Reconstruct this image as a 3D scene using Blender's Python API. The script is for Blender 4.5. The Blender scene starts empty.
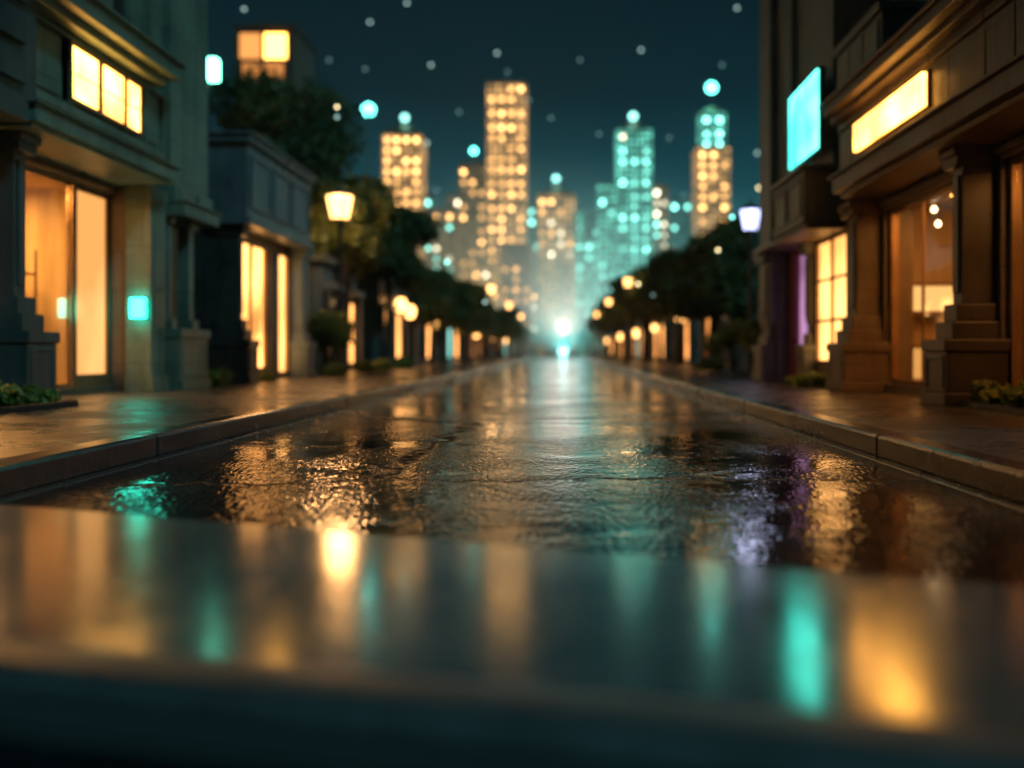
import bpy, math, random
from mathutils import Vector, noise
R = math.radians
random.seed(11)
sc = bpy.context.scene
COL = sc.collection
F = 950.0; VX = 560.0; VY = 352.0; H = 0.8      # focal length in px, vanishing point, eye height

# ------------------------------------------------------------------ materials
def newmat(name):
    m = bpy.data.materials.new(name); m.use_nodes = True
    nt = m.node_tree
    for n in list(nt.nodes): nt.nodes.remove(n)
    out = nt.nodes.new('ShaderNodeOutputMaterial')
    return m, nt, out
def nd(nt, t, **kw):
    n = nt.nodes.new(t)
    for k, v in kw.items():
        if k in n.inputs: n.inputs[k].default_value = v
        else: setattr(n, k, v)
    return n
def lk(nt, a, b): nt.links.new(a, b)
def coord(nt, scale=(1,1,1), loc=(0,0,0), kind='Object'):
    tc = nt.nodes.new('ShaderNodeTexCoord')
    mp = nt.nodes.new('ShaderNodeMapping')
    mp.inputs['Scale'].default_value = scale; mp.inputs['Location'].default_value = loc
    lk(nt, tc.outputs[kind], mp.inputs['Vector'])
    return mp.outputs['Vector']
def worldco(nt, scale=(1,1,1), loc=(0,0,0)):
    g = nt.nodes.new('ShaderNodeNewGeometry')
    mp = nt.nodes.new('ShaderNodeMapping')
    mp.inputs['Scale'].default_value = scale; mp.inputs['Location'].default_value = loc
    lk(nt, g.outputs['Position'], mp.inputs['Vector'])
    return mp.outputs['Vector']
def ramp(nt, fac, stops):
    r = nt.nodes.new('ShaderNodeValToRGB')
    els = r.color_ramp.elements
    while len(els) < len(stops): els.new(0.5)
    for e, (p, c) in zip(els, stops):
        e.position = p
        e.color = (c, c, c, 1) if isinstance(c, (int, float)) else (*c, 1)
    lk(nt, fac, r.inputs['Fac'])
    return r.outputs['Color']
def mixc(nt, fac, a, b, mode='MIX'):
    m = nt.nodes.new('ShaderNodeMix'); m.data_type = 'RGBA'; m.blend_type = mode
    for sock, v in ((m.inputs[0], fac), (m.inputs[6], a), (m.inputs[7], b)):
        if isinstance(v, bpy.types.NodeSocket): lk(nt, v, sock)
        elif isinstance(v, (int, float)): sock.default_value = v
        else: sock.default_value = (*v, 1)
    return m.outputs[2]
def math_(nt, op, a, b=None):
    m = nt.nodes.new('ShaderNodeMath'); m.operation = op
    for i, v in enumerate((a, b)):
        if v is None: continue
        if isinstance(v, bpy.types.NodeSocket): lk(nt, v, m.inputs[i])
        else: m.inputs[i].default_value = v
    return m.outputs[0]

def stone(name, base, rough=0.45, bump=0.25, var=0.5, metallic=0.0, scale=1.0, joints=None):
    m, nt, out = newmat(name)
    p = nd(nt, 'ShaderNodeBsdfPrincipled')
    v = worldco(nt)
    n1 = nd(nt, 'ShaderNodeTexNoise', Scale=0.9*scale, Detail=7.0, Roughness=0.65); lk(nt, v, n1.inputs['Vector'])
    vs = worldco(nt, (5*scale, 5*scale, 0.45*scale))
    n2 = nd(nt, 'ShaderNodeTexNoise', Scale=1.0, Detail=5.0, Roughness=0.7); lk(nt, vs, n2.inputs['Vector'])
    n3 = nd(nt, 'ShaderNodeTexNoise', Scale=38*scale, Detail=6.0, Roughness=0.7); lk(nt, v, n3.inputs['Vector'])
    d = tuple(c*(1-var) for c in base); l = tuple(min(1, c*(1+var*0.5)) for c in base)
    c = ramp(nt, n1.outputs['Fac'], [(0.3, d), (0.62, l)])
    st = ramp(nt, n2.outputs['Fac'], [(0.35, 0.45), (0.6, 1.0)])
    c = mixc(nt, 0.55, c, st, 'MULTIPLY')
    sp = ramp(nt, n3.outputs['Fac'], [(0.3, 0.75), (0.7, 1.1)])
    c = mixc(nt, 0.6, c, sp, 'MULTIPLY')
    if joints:
        g = nt.nodes.new('ShaderNodeNewGeometry'); sx = nt.nodes.new('ShaderNodeSeparateXYZ'); lk(nt, g.outputs['Position'], sx.inputs[0])
        cb = nt.nodes.new('ShaderNodeCombineXYZ'); lk(nt, math_(nt, 'ADD', sx.outputs[0], sx.outputs[1]), cb.inputs[0]); lk(nt, sx.outputs[2], cb.inputs[1])
        bk = nd(nt, 'ShaderNodeTexBrick', Scale=1.0); bk.inputs['Brick Width'].default_value = joints[0]; bk.inputs['Row Height'].default_value = joints[1]
        bk.inputs['Mortar Size'].default_value = 0.007; bk.inputs['Mortar Smooth'].default_value = 0.3
        bk.inputs['Color1'].default_value = (.82,.82,.82,1); bk.inputs['Color2'].default_value = (1.12,1.1,1.06,1); bk.inputs['Mortar'].default_value = (.3,.3,.3,1)
        lk(nt, cb.outputs[0], bk.inputs['Vector'])
        c = mixc(nt, 0.85, c, bk.outputs['Color'], 'MULTIPLY')
    lk(nt, c, p.inputs['Base Color'])
    rr = ramp(nt, n1.outputs['Fac'], [(0.3, max(0.05, rough-0.13)), (0.7, min(1, rough+0.15))])
    lk(nt, rr, p.inputs['Roughness'])
    p.inputs['Metallic'].default_value = metallic
    b = nd(nt, 'ShaderNodeBump', Strength=bump, Distance=0.02)
    hsum = math_(nt, 'ADD', math_(nt, 'MULTIPLY', n1.outputs['Fac'], 0.6), math_(nt, 'MULTIPLY', n3.outputs['Fac'], 0.5))
    lk(nt, hsum, b.inputs['Height']); lk(nt, b.outputs['Normal'], p.inputs['Normal'])
    lk(nt, p.outputs[0], out.inputs['Surface'])
    return m
def emit(name, col, strength=1.0, sampling=True, gloss=False):
    m, nt, out = newmat(name)
    e = nd(nt, 'ShaderNodeEmission'); e.inputs['Color'].default_value = (*col, 1); e.inputs['Strength'].default_value = strength
    if gloss:
        g = nd(nt, 'ShaderNodeBsdfGlossy', Roughness=0.08); g.inputs['Color'].default_value = (0.06, 0.06, 0.06, 1)
        a = nd(nt, 'ShaderNodeAddShader'); lk(nt, e.outputs[0], a.inputs[0]); lk(nt, g.outputs[0], a.inputs[1]); lk(nt, a.outputs[0], out.inputs['Surface'])
    else: lk(nt, e.outputs[0], out.inputs['Surface'])
    if not sampling: m.cycles.emission_sampling = 'NONE'
    return m
def glow_glass(name, col):
    """lamp glass: glows, and lets the lamp's own light through"""
    m, nt, out = newmat(name)
    e = nd(nt, 'ShaderNodeEmission'); e.inputs['Color'].default_value = (*col, 1)
    t = nd(nt, 'ShaderNodeBsdfTransparent'); a = nd(nt, 'ShaderNodeAddShader')
    lk(nt, e.outputs[0], a.inputs[0]); lk(nt, t.outputs[0], a.inputs[1]); lk(nt, a.outputs[0], out.inputs['Surface'])
    m.cycles.emission_sampling = 'NONE'
    return m
def lit_window(name, lo, hi, scale=(0.8, 0.8, 0.55), seed=0.0):
    """a shop window seen from outside: uneven, coloured interior light behind glossy glass"""
    m, nt, out = newmat(name)
    v = worldco(nt, scale, (seed, seed*0.7, seed*1.3))
    n = nd(nt, 'ShaderNodeTexNoise', Scale=1.0, Detail=4.0, Roughness=0.45); lk(nt, v, n.inputs['Vector'])
    c = ramp(nt, n.outputs['Fac'], [(0.36, lo), (0.62, hi)])
    e = nd(nt, 'ShaderNodeEmission'); lk(nt, c, e.inputs['Color']); e.inputs['Strength'].default_value = 1.0
    g = nd(nt, 'ShaderNodeBsdfGlossy', Roughness=0.06); g.inputs['Color'].default_value = (0.08, 0.08, 0.08, 1)
    a = nd(nt, 'ShaderNodeAddShader'); lk(nt, e.outputs[0], a.inputs[0]); lk(nt, g.outputs[0], a.inputs[1]); lk(nt, a.outputs[0], out.inputs['Surface'])
    return m

M = {}
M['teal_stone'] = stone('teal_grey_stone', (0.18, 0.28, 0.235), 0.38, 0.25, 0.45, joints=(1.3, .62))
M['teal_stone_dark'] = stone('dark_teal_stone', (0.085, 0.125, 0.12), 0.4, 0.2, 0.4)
M['grey_stone'] = stone('grey_stone', (0.17, 0.18, 0.175), 0.42, 0.25, 0.45, joints=(1.1, .55))
M['slate'] = stone('blue_slate_cladding', (0.16, 0.21, 0.24), 0.35, 0.15, 0.35)
M['dark_stone'] = stone('dark_stone', (0.06, 0.062, 0.06), 0.33, 0.25, 0.4)
M['brown_stone'] = stone('brown_stone', (0.17, 0.13, 0.10), 0.42, 0.3, 0.45, joints=(1.25, .6))
M['brown_dark'] = stone('dark_brown_stone', (0.075, 0.058, 0.048), 0.35, 0.2, 0.4)
M['bronze'] = stone('bronze_frame', (0.36, 0.23, 0.12), 0.35, 0.05, 0.3, 0.5)
M['iron'] = stone('painted_iron', (0.10, 0.10, 0.10), 0.4, 0.1, 0.3)
M['purple'] = stone('purple_door_paint', (0.34, 0.07, 0.18), 0.35, 0.05, 0.3)
M['plaster'] = stone('warm_interior_plaster', (0.55, 0.42, 0.27), 0.7, 0.05, 0.15)
M['wood'] = stone('interior_wood', (0.25, 0.13, 0.06), 0.5, 0.05, 0.4)
M['soil'] = stone('dark_soil', (0.03, 0.024, 0.018), 0.8, 0.8, 0.5, 0, 4)
M['kerb'] = stone('wet_kerb_stone', (0.036, 0.040, 0.043), 0.2, 0.15, 0.25)
M['bark'] = stone('tree_bark', (0.055, 0.042, 0.032), 0.8, 0.9, 0.5, 0, 3)
M['trim'] = stone('satin_edge_trim', (0.13,0.125,0.12), 0.42, 0.03, 0.2)
M['ground'] = stone('dark_ground', (0.03, 0.032, 0.03), 0.6, 0.3, 0.4)

M['win_bright'] = lit_window('bright_warm_window', (5,1.9,.36), (12,5.6,1.0), (1.6,1.6,1.6), 2.0)
M['sign_warm'] = lit_window('warm_light_box', (6,2.3,.40), (15,6.6,1.0), (1.3,1.3,1.6), 6.0)
M['sign_teal'] = lit_window('teal_screen_light', (.16,2.6,2.1), (.62,5.2,4.1), (1.3,1.3,1.3), 9.0)
M['sign_teal_small'] = emit('small_teal_light_box', (0.3, 14, 9.5), 1.0, True, True)
M['lamp_warm'] = glow_glass('warm_lamp_glass', (3.2, 1.5, 0.42))
M['lamp_white'] = glow_glass('cool_white_lamp_glass', (0.9, 0.95, 1.7))
M['lantern'] = emit('pale_green_white_lantern', (2.4, 13, 8.5), 1.0)
M['blind'] = lit_window('backlit_blind', (1.1, 0.48, 0.13), (1.7, 0.86, 0.29), (0.5, 0.5, 0.35), 3.0)
M['violet_pane'] = lit_window('violet_glint_pane', (0.12,0.025,0.08), (0.6,0.3,0.55), (0.6,0.6,0.6), 2.2)  # emission stands in for violet-white lamp reflections in the glass
M['win_soft'] = lit_window('soft_orange_window', (1.3, 0.46, 0.10), (4.6, 2.0, 0.52), (0.7, 0.7, 0.8), 7.1)
M['win_yellow'] = lit_window('yellow_window', (1.6, 0.68, 0.16), (3.4, 1.6, 0.45), (0.6, 0.6, 0.5), 1.7)
M['win_far'] = lit_window('far_orange_window', (1.6, 0.55, 0.13), (4.2, 1.7, 0.45), (0.4, 0.4, 0.4), 4.4)
M['win_far2'] = lit_window('far_teal_window', (0.2, 0.9, 0.8), (0.9, 2.0, 1.7), (0.4, 0.4, 0.4), 5.4)
M['shelf_light'] = emit('lit_shelf', (1.7, 0.85, 0.26), 1.0)
M['shelf_dim'] = emit('lit_case', (1.15, 0.5, 0.13), 1.0)
M['pendant'] = emit('pendant_bulb', (12, 8, 4), 1.0)
M['ceil_lamp'] = emit('shop_ceiling_lamp', (105, 46, 11), 1.0)
M['ceil_lamp2'] = emit('dim_shop_ceiling_lamp', (30, 11, 2.2), 1.0)
M['pane_dark'] = emit('dark_upper_glass', (0.004, 0.006, 0.006), 1.0, False, True)

# clear glass: straight-through transparency with a mirror layer
m, nt, out = newmat('clear_shop_glass')
t = nd(nt, 'ShaderNodeBsdfTransparent'); t.inputs['Color'].default_value = (0.92, 0.93, 0.9, 1)
g = nd(nt, 'ShaderNodeBsdfGlossy', Roughness=0.02)
lw = nd(nt, 'ShaderNodeLayerWeight', Blend=0.5)
fr = math_(nt, 'ADD', math_(nt, 'MULTIPLY', math_(nt, 'POWER', lw.outputs['Facing'], 5.0), 0.6), 0.04)
mx = nd(nt, 'ShaderNodeMixShader'); lk(nt, fr, mx.inputs[0]); lk(nt, t.outputs[0], mx.inputs[1]); lk(nt, g.outputs[0], mx.inputs[2])
lk(nt, mx.outputs[0], out.inputs['Surface']); M['glass'] = m

# wet asphalt
m, nt, out = newmat('wet_asphalt')
p = nd(nt, 'ShaderNodeBsdfPrincipled')
v = worldco(nt)
big = nd(nt, 'ShaderNodeTexNoise', Scale=0.55, Detail=5.0, Roughness=0.6, Distortion=0.4); lk(nt, v, big.inputs['Vector'])
mid = nd(nt, 'ShaderNodeTexNoise', Scale=6.5, Detail=3.0, Roughness=0.6); lk(nt, v, mid.inputs['Vector'])
va = worldco(nt, (1, 0.36, 1))
fine = nd(nt, 'ShaderNodeTexNoise', Scale=34.0, Detail=1.0, Roughness=0.5); lk(nt, va, fine.inputs['Vector'])
agg = nd(nt, 'ShaderNodeTexVoronoi', Scale=38.0); lk(nt, va, agg.inputs['Vector'])
# cracks running mostly across the road
vd = nd(nt, 'ShaderNodeTexNoise', Scale=1.7, Detail=6.0, Roughness=0.62); lk(nt, v, vd.inputs['Vector'])
cm = nt.nodes.new('ShaderNodeVectorMath'); cm.operation = 'MULTIPLY_ADD'
lk(nt, vd.outputs['Color'], cm.inputs[0]); cm.inputs[1].default_value = (0.9, 0.9, 0); lk(nt, v, cm.inputs[2])
cs = nt.nodes.new('ShaderNodeVectorMath'); cs.operation = 'MULTIPLY'; lk(nt, cm.outputs[0], cs.inputs[0]); cs.inputs[1].default_value = (0.09, 0.27, 0)
vo = nd(nt, 'ShaderNodeTexVoronoi', Scale=1.0, feature='DISTANCE_TO_EDGE'); lk(nt, cs.outputs[0], vo.inputs['Vector'])
crack = ramp(nt, vo.outputs['Distance'], [(0.0, 1.0), (0.006, 0.0)])
cmask = ramp(nt, mid.outputs['Fac'], [(0.38, 0.15), (0.5, 1.0)])
crk = math_(nt, 'MULTIPLY', crack, cmask)
sink = ramp(nt, vo.outputs['Distance'], [(0.0, 0.0), (0.1, 1.0)])
c = ramp(nt, mid.outputs['Fac'], [(0.3, (0.006, 0.007, 0.008)), (0.7, (0.017, 0.018, 0.019))])
sp = ramp(nt, agg.outputs['Distance'], [(0.1, 1.25), (0.6, 0.7)])
c = mixc(nt, 0.8, c, sp, 'MULTIPLY')
c = mixc(nt, crk, c, (0.003, 0.003, 0.003))
lk(nt, c, p.inputs['Base Color'])
wet = ramp(nt, big.outputs['Fac'], [(0.42, 0.0), (0.56, 1.0)])       # 0 = puddle, 1 = damp
rg = mixc(nt, wet, (0.06,)*3, (0.12,)*3)
rg = mixc(nt, crk, rg, (0.8,)*3)
lk(nt, rg, p.inputs['Roughness'])
p.inputs['IOR'].default_value = 1.36
lk(nt, ramp(nt, big.outputs['Fac'], [(0.42, 0.34), (0.56, 0.07)]), p.inputs['Specular IOR Level'])
hs = math_(nt, 'ADD', math_(nt, 'MULTIPLY', fine.outputs['Fac'], 0.0042), math_(nt, 'MULTIPLY', agg.outputs['Distance'], 0.0027))
hs = math_(nt, 'MULTIPLY', hs, math_(nt, 'ADD', math_(nt, 'MULTIPLY', wet, 0.72), 0.28))
hs = math_(nt, 'ADD', hs, math_(nt, 'MULTIPLY', mid.outputs['Fac'], 0.0022))
hs = math_(nt, 'ADD', hs, math_(nt, 'MULTIPLY', big.outputs['Fac'], 0.010))
hs = math_(nt, 'ADD', hs, math_(nt, 'MULTIPLY', sink, 0.005))
hs = math_(nt, 'SUBTRACT', hs, math_(nt, 'MULTIPLY', crk, 0.02))
b = nd(nt, 'ShaderNodeBump', Strength=1.0, Distance=1.0); lk(nt, hs, b.inputs['Height']); lk(nt, b.outputs['Normal'], p.inputs['Normal'])
lk(nt, p.outputs[0], out.inputs['Surface']); M['asphalt'] = m

# wet paving
m, nt, out = newmat('wet_paving')
p = nd(nt, 'ShaderNodeBsdfPrincipled')
v = worldco(nt)
vr = worldco(nt, (1, 1, 1), (0.3, 0.2, 0))
br = nd(nt, 'ShaderNodeTexBrick', Scale=1.0); br.inputs['Brick Width'].default_value = 1.15; br.inputs['Row Height'].default_value = 0.8
br.inputs['Mortar Size'].default_value = 0.008; br.inputs['Mortar Smooth'].default_value = 0.2
br.inputs['Color1'].default_value = (0.075, 0.066, 0.058, 1); br.inputs['Color2'].default_value = (0.11, 0.094, 0.082, 1); br.inputs['Mortar'].default_value = (0.02, 0.02, 0.02, 1)
lk(nt, vr, br.inputs['Vector'])
big = nd(nt, 'ShaderNodeTexNoise', Scale=0.9, Detail=6.0, Roughness=0.6); lk(nt, v, big.inputs['Vector'])
mid = nd(nt, 'ShaderNodeTexNoise', Scale=9.0, Detail=6.0, Roughness=0.65); lk(nt, v, mid.inputs['Vector'])
fine = nd(nt, 'ShaderNodeTexNoise', Scale=60.0, Detail=4.0, Roughness=0.6); lk(nt, v, fine.inputs['Vector'])
c = mixc(nt, 0.8, br.outputs['Color'], ramp(nt, mid.outputs['Fac'], [(0.3, 0.55), (0.7, 1.2)]), 'MULTIPLY')
lk(nt, c, p.inputs['Base Color'])
lk(nt, ramp(nt, big.outputs['Fac'], [(0.4, 0.17), (0.6, 0.42)]), p.inputs['Roughness'])
hs = math_(nt, 'ADD', math_(nt, 'MULTIPLY', mid.outputs['Fac'], 0.012), math_(nt, 'MULTIPLY', fine.outputs['Fac'], 0.004))
hs = math_(nt, 'SUBTRACT', hs, math_(nt, 'MULTIPLY', br.outputs['Fac'], 0.006))
b = nd(nt, 'ShaderNodeBump', Strength=1.0, Distance=1.0); lk(nt, hs, b.inputs['Height']); lk(nt, b.outputs['Normal'], p.inputs['Normal'])
lk(nt, p.outputs[0], out.inputs['Surface']); M['paving'] = m

# satin steel plate
m, nt, out = newmat('satin_steel')
p = nd(nt, 'ShaderNodeBsdfPrincipled')
v = worldco(nt)
n1 = nd(nt, 'ShaderNodeTexNoise', Scale=1.6, Detail=6.0, Roughness=0.6); lk(nt, v, n1.inputs['Vector'])
lk(nt, ramp(nt, n1.outputs['Fac'], [(0.3, (0.36, 0.37, 0.34)), (0.7, (0.46, 0.47, 0.44))]), p.inputs['Base Color'])
n2 = nd(nt, 'ShaderNodeTexNoise', Scale=9.0, Detail=8.0, Roughness=0.75, Distortion=1.5); lk(nt, v, n2.inputs['Vector'])
sm = mixc(nt, 0.5, ramp(nt, n1.outputs['Fac'], [(0.35, 0.10), (0.65, 0.20)]), ramp(nt, n2.outputs['Fac'], [(0.35, 0.08), (0.7, 0.26)]))
lk(nt, sm, p.inputs['Roughness'])
p.inputs['Metallic'].default_value = 0.72
lk(nt, p.outputs[0], out.inputs['Surface']); M['steel'] = m

def leafmat(name, c1, c2):
    m, nt, out = newmat(name)
    p = nd(nt, 'ShaderNodeBsdfPrincipled', Roughness=0.42)
    v = worldco(nt)
    n = nd(nt, 'ShaderNodeTexNoise', Scale=1.3, Detail=3.0); lk(nt, v, n.inputs['Vector'])
    n2 = nd(nt, 'ShaderNodeTexNoise', Scale=9.0, Detail=2.0); lk(nt, v, n2.inputs['Vector'])
    f = math_(nt, 'ADD', math_(nt, 'MULTIPLY', n.outputs['Fac'], 0.5), math_(nt, 'MULTIPLY', n2.outputs['Fac'], 0.5))
    c = ramp(nt, f, [(0.38, c1), (0.62, c2)])
    lk(nt, c, p.inputs['Base Color'])
    tr = nd(nt, 'ShaderNodeBsdfTranslucent'); lk(nt, c, tr.inputs['Color'])
    mx = nd(nt, 'ShaderNodeMixShader'); mx.inputs[0].default_value = 0.35
    lk(nt, p.outputs[0], mx.inputs[1]); lk(nt, tr.outputs[0], mx.inputs[2]); lk(nt, mx.outputs[0], out.inputs['Surface'])
    return m
M['leaf'] = leafmat('tree_leaves', (0.06, 0.10, 0.028), (0.15, 0.19, 0.045))
M['leaf_shrub'] = leafmat('shrub_leaves', (0.11, 0.19, 0.05), (0.40, 0.46, 0.09))

def tower_mat(name, base, glow, sx=1.1, sz=1.3, strength=1.0):
    """facade with an uneven emissive window grid, standing in for light on its walls"""
    m, nt, out = newmat(name)
    p = nd(nt, 'ShaderNodeBsdfPrincipled', Roughness=0.4); p.inputs['Base Color'].default_value = (*base, 1)
    tc = nt.nodes.new('ShaderNodeTexCoord')
    sp = nt.nodes.new('ShaderNodeSeparateXYZ'); lk(nt, tc.outputs['Object'], sp.inputs[0])
    u = math_(nt, 'ADD', sp.outputs[0], sp.outputs[1])
    u1 = math_(nt, 'DIVIDE', u, sx); w1 = math_(nt, 'DIVIDE', sp.outputs[2], sz)
    fu = math_(nt, 'FRACT', u1); fw = math_(nt, 'FRACT', w1)
    mk = math_(nt, 'MULTIPLY', math_(nt, 'GREATER_THAN', fu, 0.3), math_(nt, 'GREATER_THAN', fw, 0.35))
    cb = nt.nodes.new('ShaderNodeCombineXYZ'); lk(nt, math_(nt, 'FLOOR', u1), cb.inputs[0]); lk(nt, math_(nt, 'FLOOR', w1), cb.inputs[1])
    wn = nt.nodes.new('ShaderNodeTexWhiteNoise'); lk(nt, cb.outputs[0], wn.inputs['Vector'])
    br = ramp(nt, wn.outputs['Value'], [(0.1, 0.25), (0.95, 1.0)])
    e = math_(nt, 'MULTIPLY', mk, br)
    p.inputs['Emission Color'].default_value = (*glow, 1)  # glow put into the facade in place of light on the walls
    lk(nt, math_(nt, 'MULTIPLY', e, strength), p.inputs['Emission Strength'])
    lk(nt, p.outputs[0], out.inputs['Surface'])
    m.cycles.emission_sampling = 'NONE'
    return m
M['tw_amber'] = tower_mat('amber_tower_facade', (0.12, 0.10, 0.08), (0.95, 0.50, 0.17), strength=1.7)
M['tw_teal'] = tower_mat('teal_tower_facade', (0.06, 0.10, 0.10), (0.18, 0.85, 0.64), strength=1.9)
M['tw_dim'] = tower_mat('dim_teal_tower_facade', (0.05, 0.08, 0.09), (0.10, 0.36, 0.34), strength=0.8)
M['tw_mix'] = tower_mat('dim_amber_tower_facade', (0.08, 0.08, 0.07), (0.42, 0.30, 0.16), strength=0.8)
for nm, col in (('amber', (1.0, 0.50, 0.155)), ('teal', (0.28, 1.0, 0.82)), ('cream', (1.0, 0.88, 0.6))):
    for lv, s in (('low', 2.4), ('mid', 4.4), ('high', 8.0)):
        M['w_%s_%s' % (nm, lv)] = emit('%s_city_window_%s' % (nm, lv), col, s, False)
M['beacon_teal'] = emit('teal_beacon', (0.15, 1.0, 0.85), 9, False)
M['beacon_pale'] = emit('pale_beacon', (0.35, 1.0, 0.88), 4, False)
M['fl_pale'] = emit('pale_small_light', (0.62, 1.0, 0.92), 1.5, False)
M['fl_dim'] = emit('dim_small_light', (0.55, 0.95, 0.9), 0.5, False)
M['fl_yellow'] = emit('yellow_small_light', (1.0, 0.8, 0.4), 5.0, False)
M['fl_teal'] = emit('teal_small_light', (0.25, 1.0, 0.88), 6.0, False)
M['end_white'] = glow_glass('street_end_floodlight', (1.5, 4.5, 4.5))
M['end_pink'] = glow_glass('street_end_globe', (.9, .45, .34))

# ------------------------------------------------------------------ mesh helpers
class MB:
    def __init__(s): s.v = []; s.f = []
    def box(s, x0, x1, y0, y1, z0, z1):
        if x0 > x1: x0, x1 = x1, x0
        if y0 > y1: y0, y1 = y1, y0
        n = len(s.v)
        s.v += [(x0,y0,z0),(x1,y0,z0),(x1,y1,z0),(x0,y1,z0),(x0,y0,z1),(x1,y0,z1),(x1,y1,z1),(x0,y1,z1)]
        s.f += [(n,n+3,n+2,n+1),(n+4,n+5,n+6,n+7),(n,n+1,n+5,n+4),(n+1,n+2,n+6,n+5),(n+2,n+3,n+7,n+6),(n+3,n,n+4,n+7)]
        return s
    def lathe(s, cx, cy, prof, seg=20, tilt=None):
        n = len(s.v); k = len(prof)
        for i in range(seg):
            a = 2*math.pi*i/seg
            for r, z in prof: s.v.append((cx+r*math.cos(a), cy+r*math.sin(a), z))
        for i in range(seg):
            j = (i+1) % seg
            for q in range(k-1): s.f.append((n+i*k+q, n+j*k+q, n+j*k+q+1, n+i*k+q+1))
        s.f.append(tuple(n+i*k for i in reversed(range(seg)))); s.f.append(tuple(n+i*k+k-1 for i in range(seg)))
        return s
    def tube(s, pts, rads, seg=8):
        n = len(s.v)
        for i, p in enumerate(pts):
            p = Vector(p); d = (Vector(pts[min(i+1, len(pts)-1)])-Vector(pts[max(i-1, 0)])).normalized()
            a = d.orthogonal().normalized() if abs(d.z) < 0.9 else Vector((1,0,0)).cross(d).normalized()
            b_ = d.cross(a)
            for q in range(seg):
                t = 2*math.pi*q/seg; s.v.append(tuple(p+(a*math.cos(t)+b_*math.sin(t))*rads[i]))
        for i in range(len(pts)-1):
            for q in range(seg):
                r = (q+1) % seg; s.f.append((n+i*seg+q, n+i*seg+r, n+(i+1)*seg+r, n+(i+1)*seg+q))
        s.f.append(tuple(n+q for q in reversed(range(seg)))); s.f.append(tuple(n+(len(pts)-1)*seg+q for q in range(seg)))
        return s
    def build(s, name, mat, parent=None, bevel=0.012, smooth=False, base=None):
        """vertices are given in world space; the object is placed relative to its parents"""
        off = Vector((0,0,0))
        q = parent
        while q is not None: off += Vector(q.location); q = q.parent
        loc = Vector((0,0,0))
        if parent is None and base is not None: loc = Vector(base); off = loc
        me = bpy.data.meshes.new(name)
        me.from_pydata([tuple(Vector(p)-off) for p in s.v], [], s.f); me.update()
        me.materials.append(M[mat] if isinstance(mat, str) else mat)
        if smooth:
            for pl in me.polygons: pl.use_smooth = True
        o = bpy.data.objects.new(name, me); COL.objects.link(o); o.location = loc
        if parent is not None: o.parent = parent
        if bevel:
            bm = o.modifiers.new('Bevel', 'BEVEL'); bm.width = bevel; bm.segments = 2; bm.limit_method = 'ANGLE'; bm.angle_limit = R(40)
            bm.harden_normals = False
        return o
def tag(o, label=None, cat=None, group=None, kind=None):
    if label: o['label'] = label
    if cat: o['category'] = cat
    if group: o['group'] = group
    if kind: o['kind'] = kind
    return o
def thing(name, label, cat, loc, group=None):
    o = bpy.data.objects.new(name, None); COL.objects.link(o); o.location = loc; o.empty_display_size = 0.3
    return tag(o, label, cat, group)
def copy_tree(o, parent=None):
    c = o.copy(); COL.objects.link(c); c.parent = parent
    for ch in KIDS.get(o.name, [x for x in o.children]): copy_tree(ch, c)
    return c
KIDS = {}
ORD = ['first','second','third','fourth','fifth','sixth','seventh','eighth','ninth','tenth','eleventh','twelfth','thirteenth','fourteenth','fifteenth','sixteenth']

# ------------------------------------------------------------------ the setting
def struct(name, mb, mat, bevel=0):
    o = mb.build(name, mat, None, bevel); o['kind'] = 'structure'; return o
def sheet(x0, x1, y0, y1, z):
    b_ = MB(); b_.v = [(x0,y0,z),(x1,y0,z),(x1,y1,z),(x0,y1,z)]; b_.f = [(0,1,2,3)]; return b_
XL, XR, KH = 3.05, 2.40, 0.17
struct('ground', sheet(-190, 190, -30, 420, -0.02), 'ground')
struct('road', sheet(-XL-0.1, XR+0.1, -12, 330, 0.0), 'asphalt')
struct('pavement_left', MB().box(-XL-0.24, -16, -12, 330, -0.015, KH), 'paving')
struct('pavement_right', MB().box(XR+0.24, 16, -12, 330, -0.015, KH), 'paving')
for s, xk, nm in ((-1, XL, 'kerb_left'), (1, XR, 'kerb_right')):
    b_ = MB(); y = -12.0
    while y < 200:
        L = 6.4 if y < 60 else 20
        b_.box(s*xk, s*(xk+0.236), y+0.0015, y+L-0.0015, -0.01, KH+0.008+random.uniform(-0.001, 0.001)); y += L
    struct(nm, b_, 'kerb', 0.028)
    g_ = MB().box(s*(xk-0.10), s*(xk-0.003), -12, 200, -0.01, 0.012)
    struct('gutter_left' if s < 0 else 'gutter_right', g_, 'kerb', 0.008)

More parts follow.
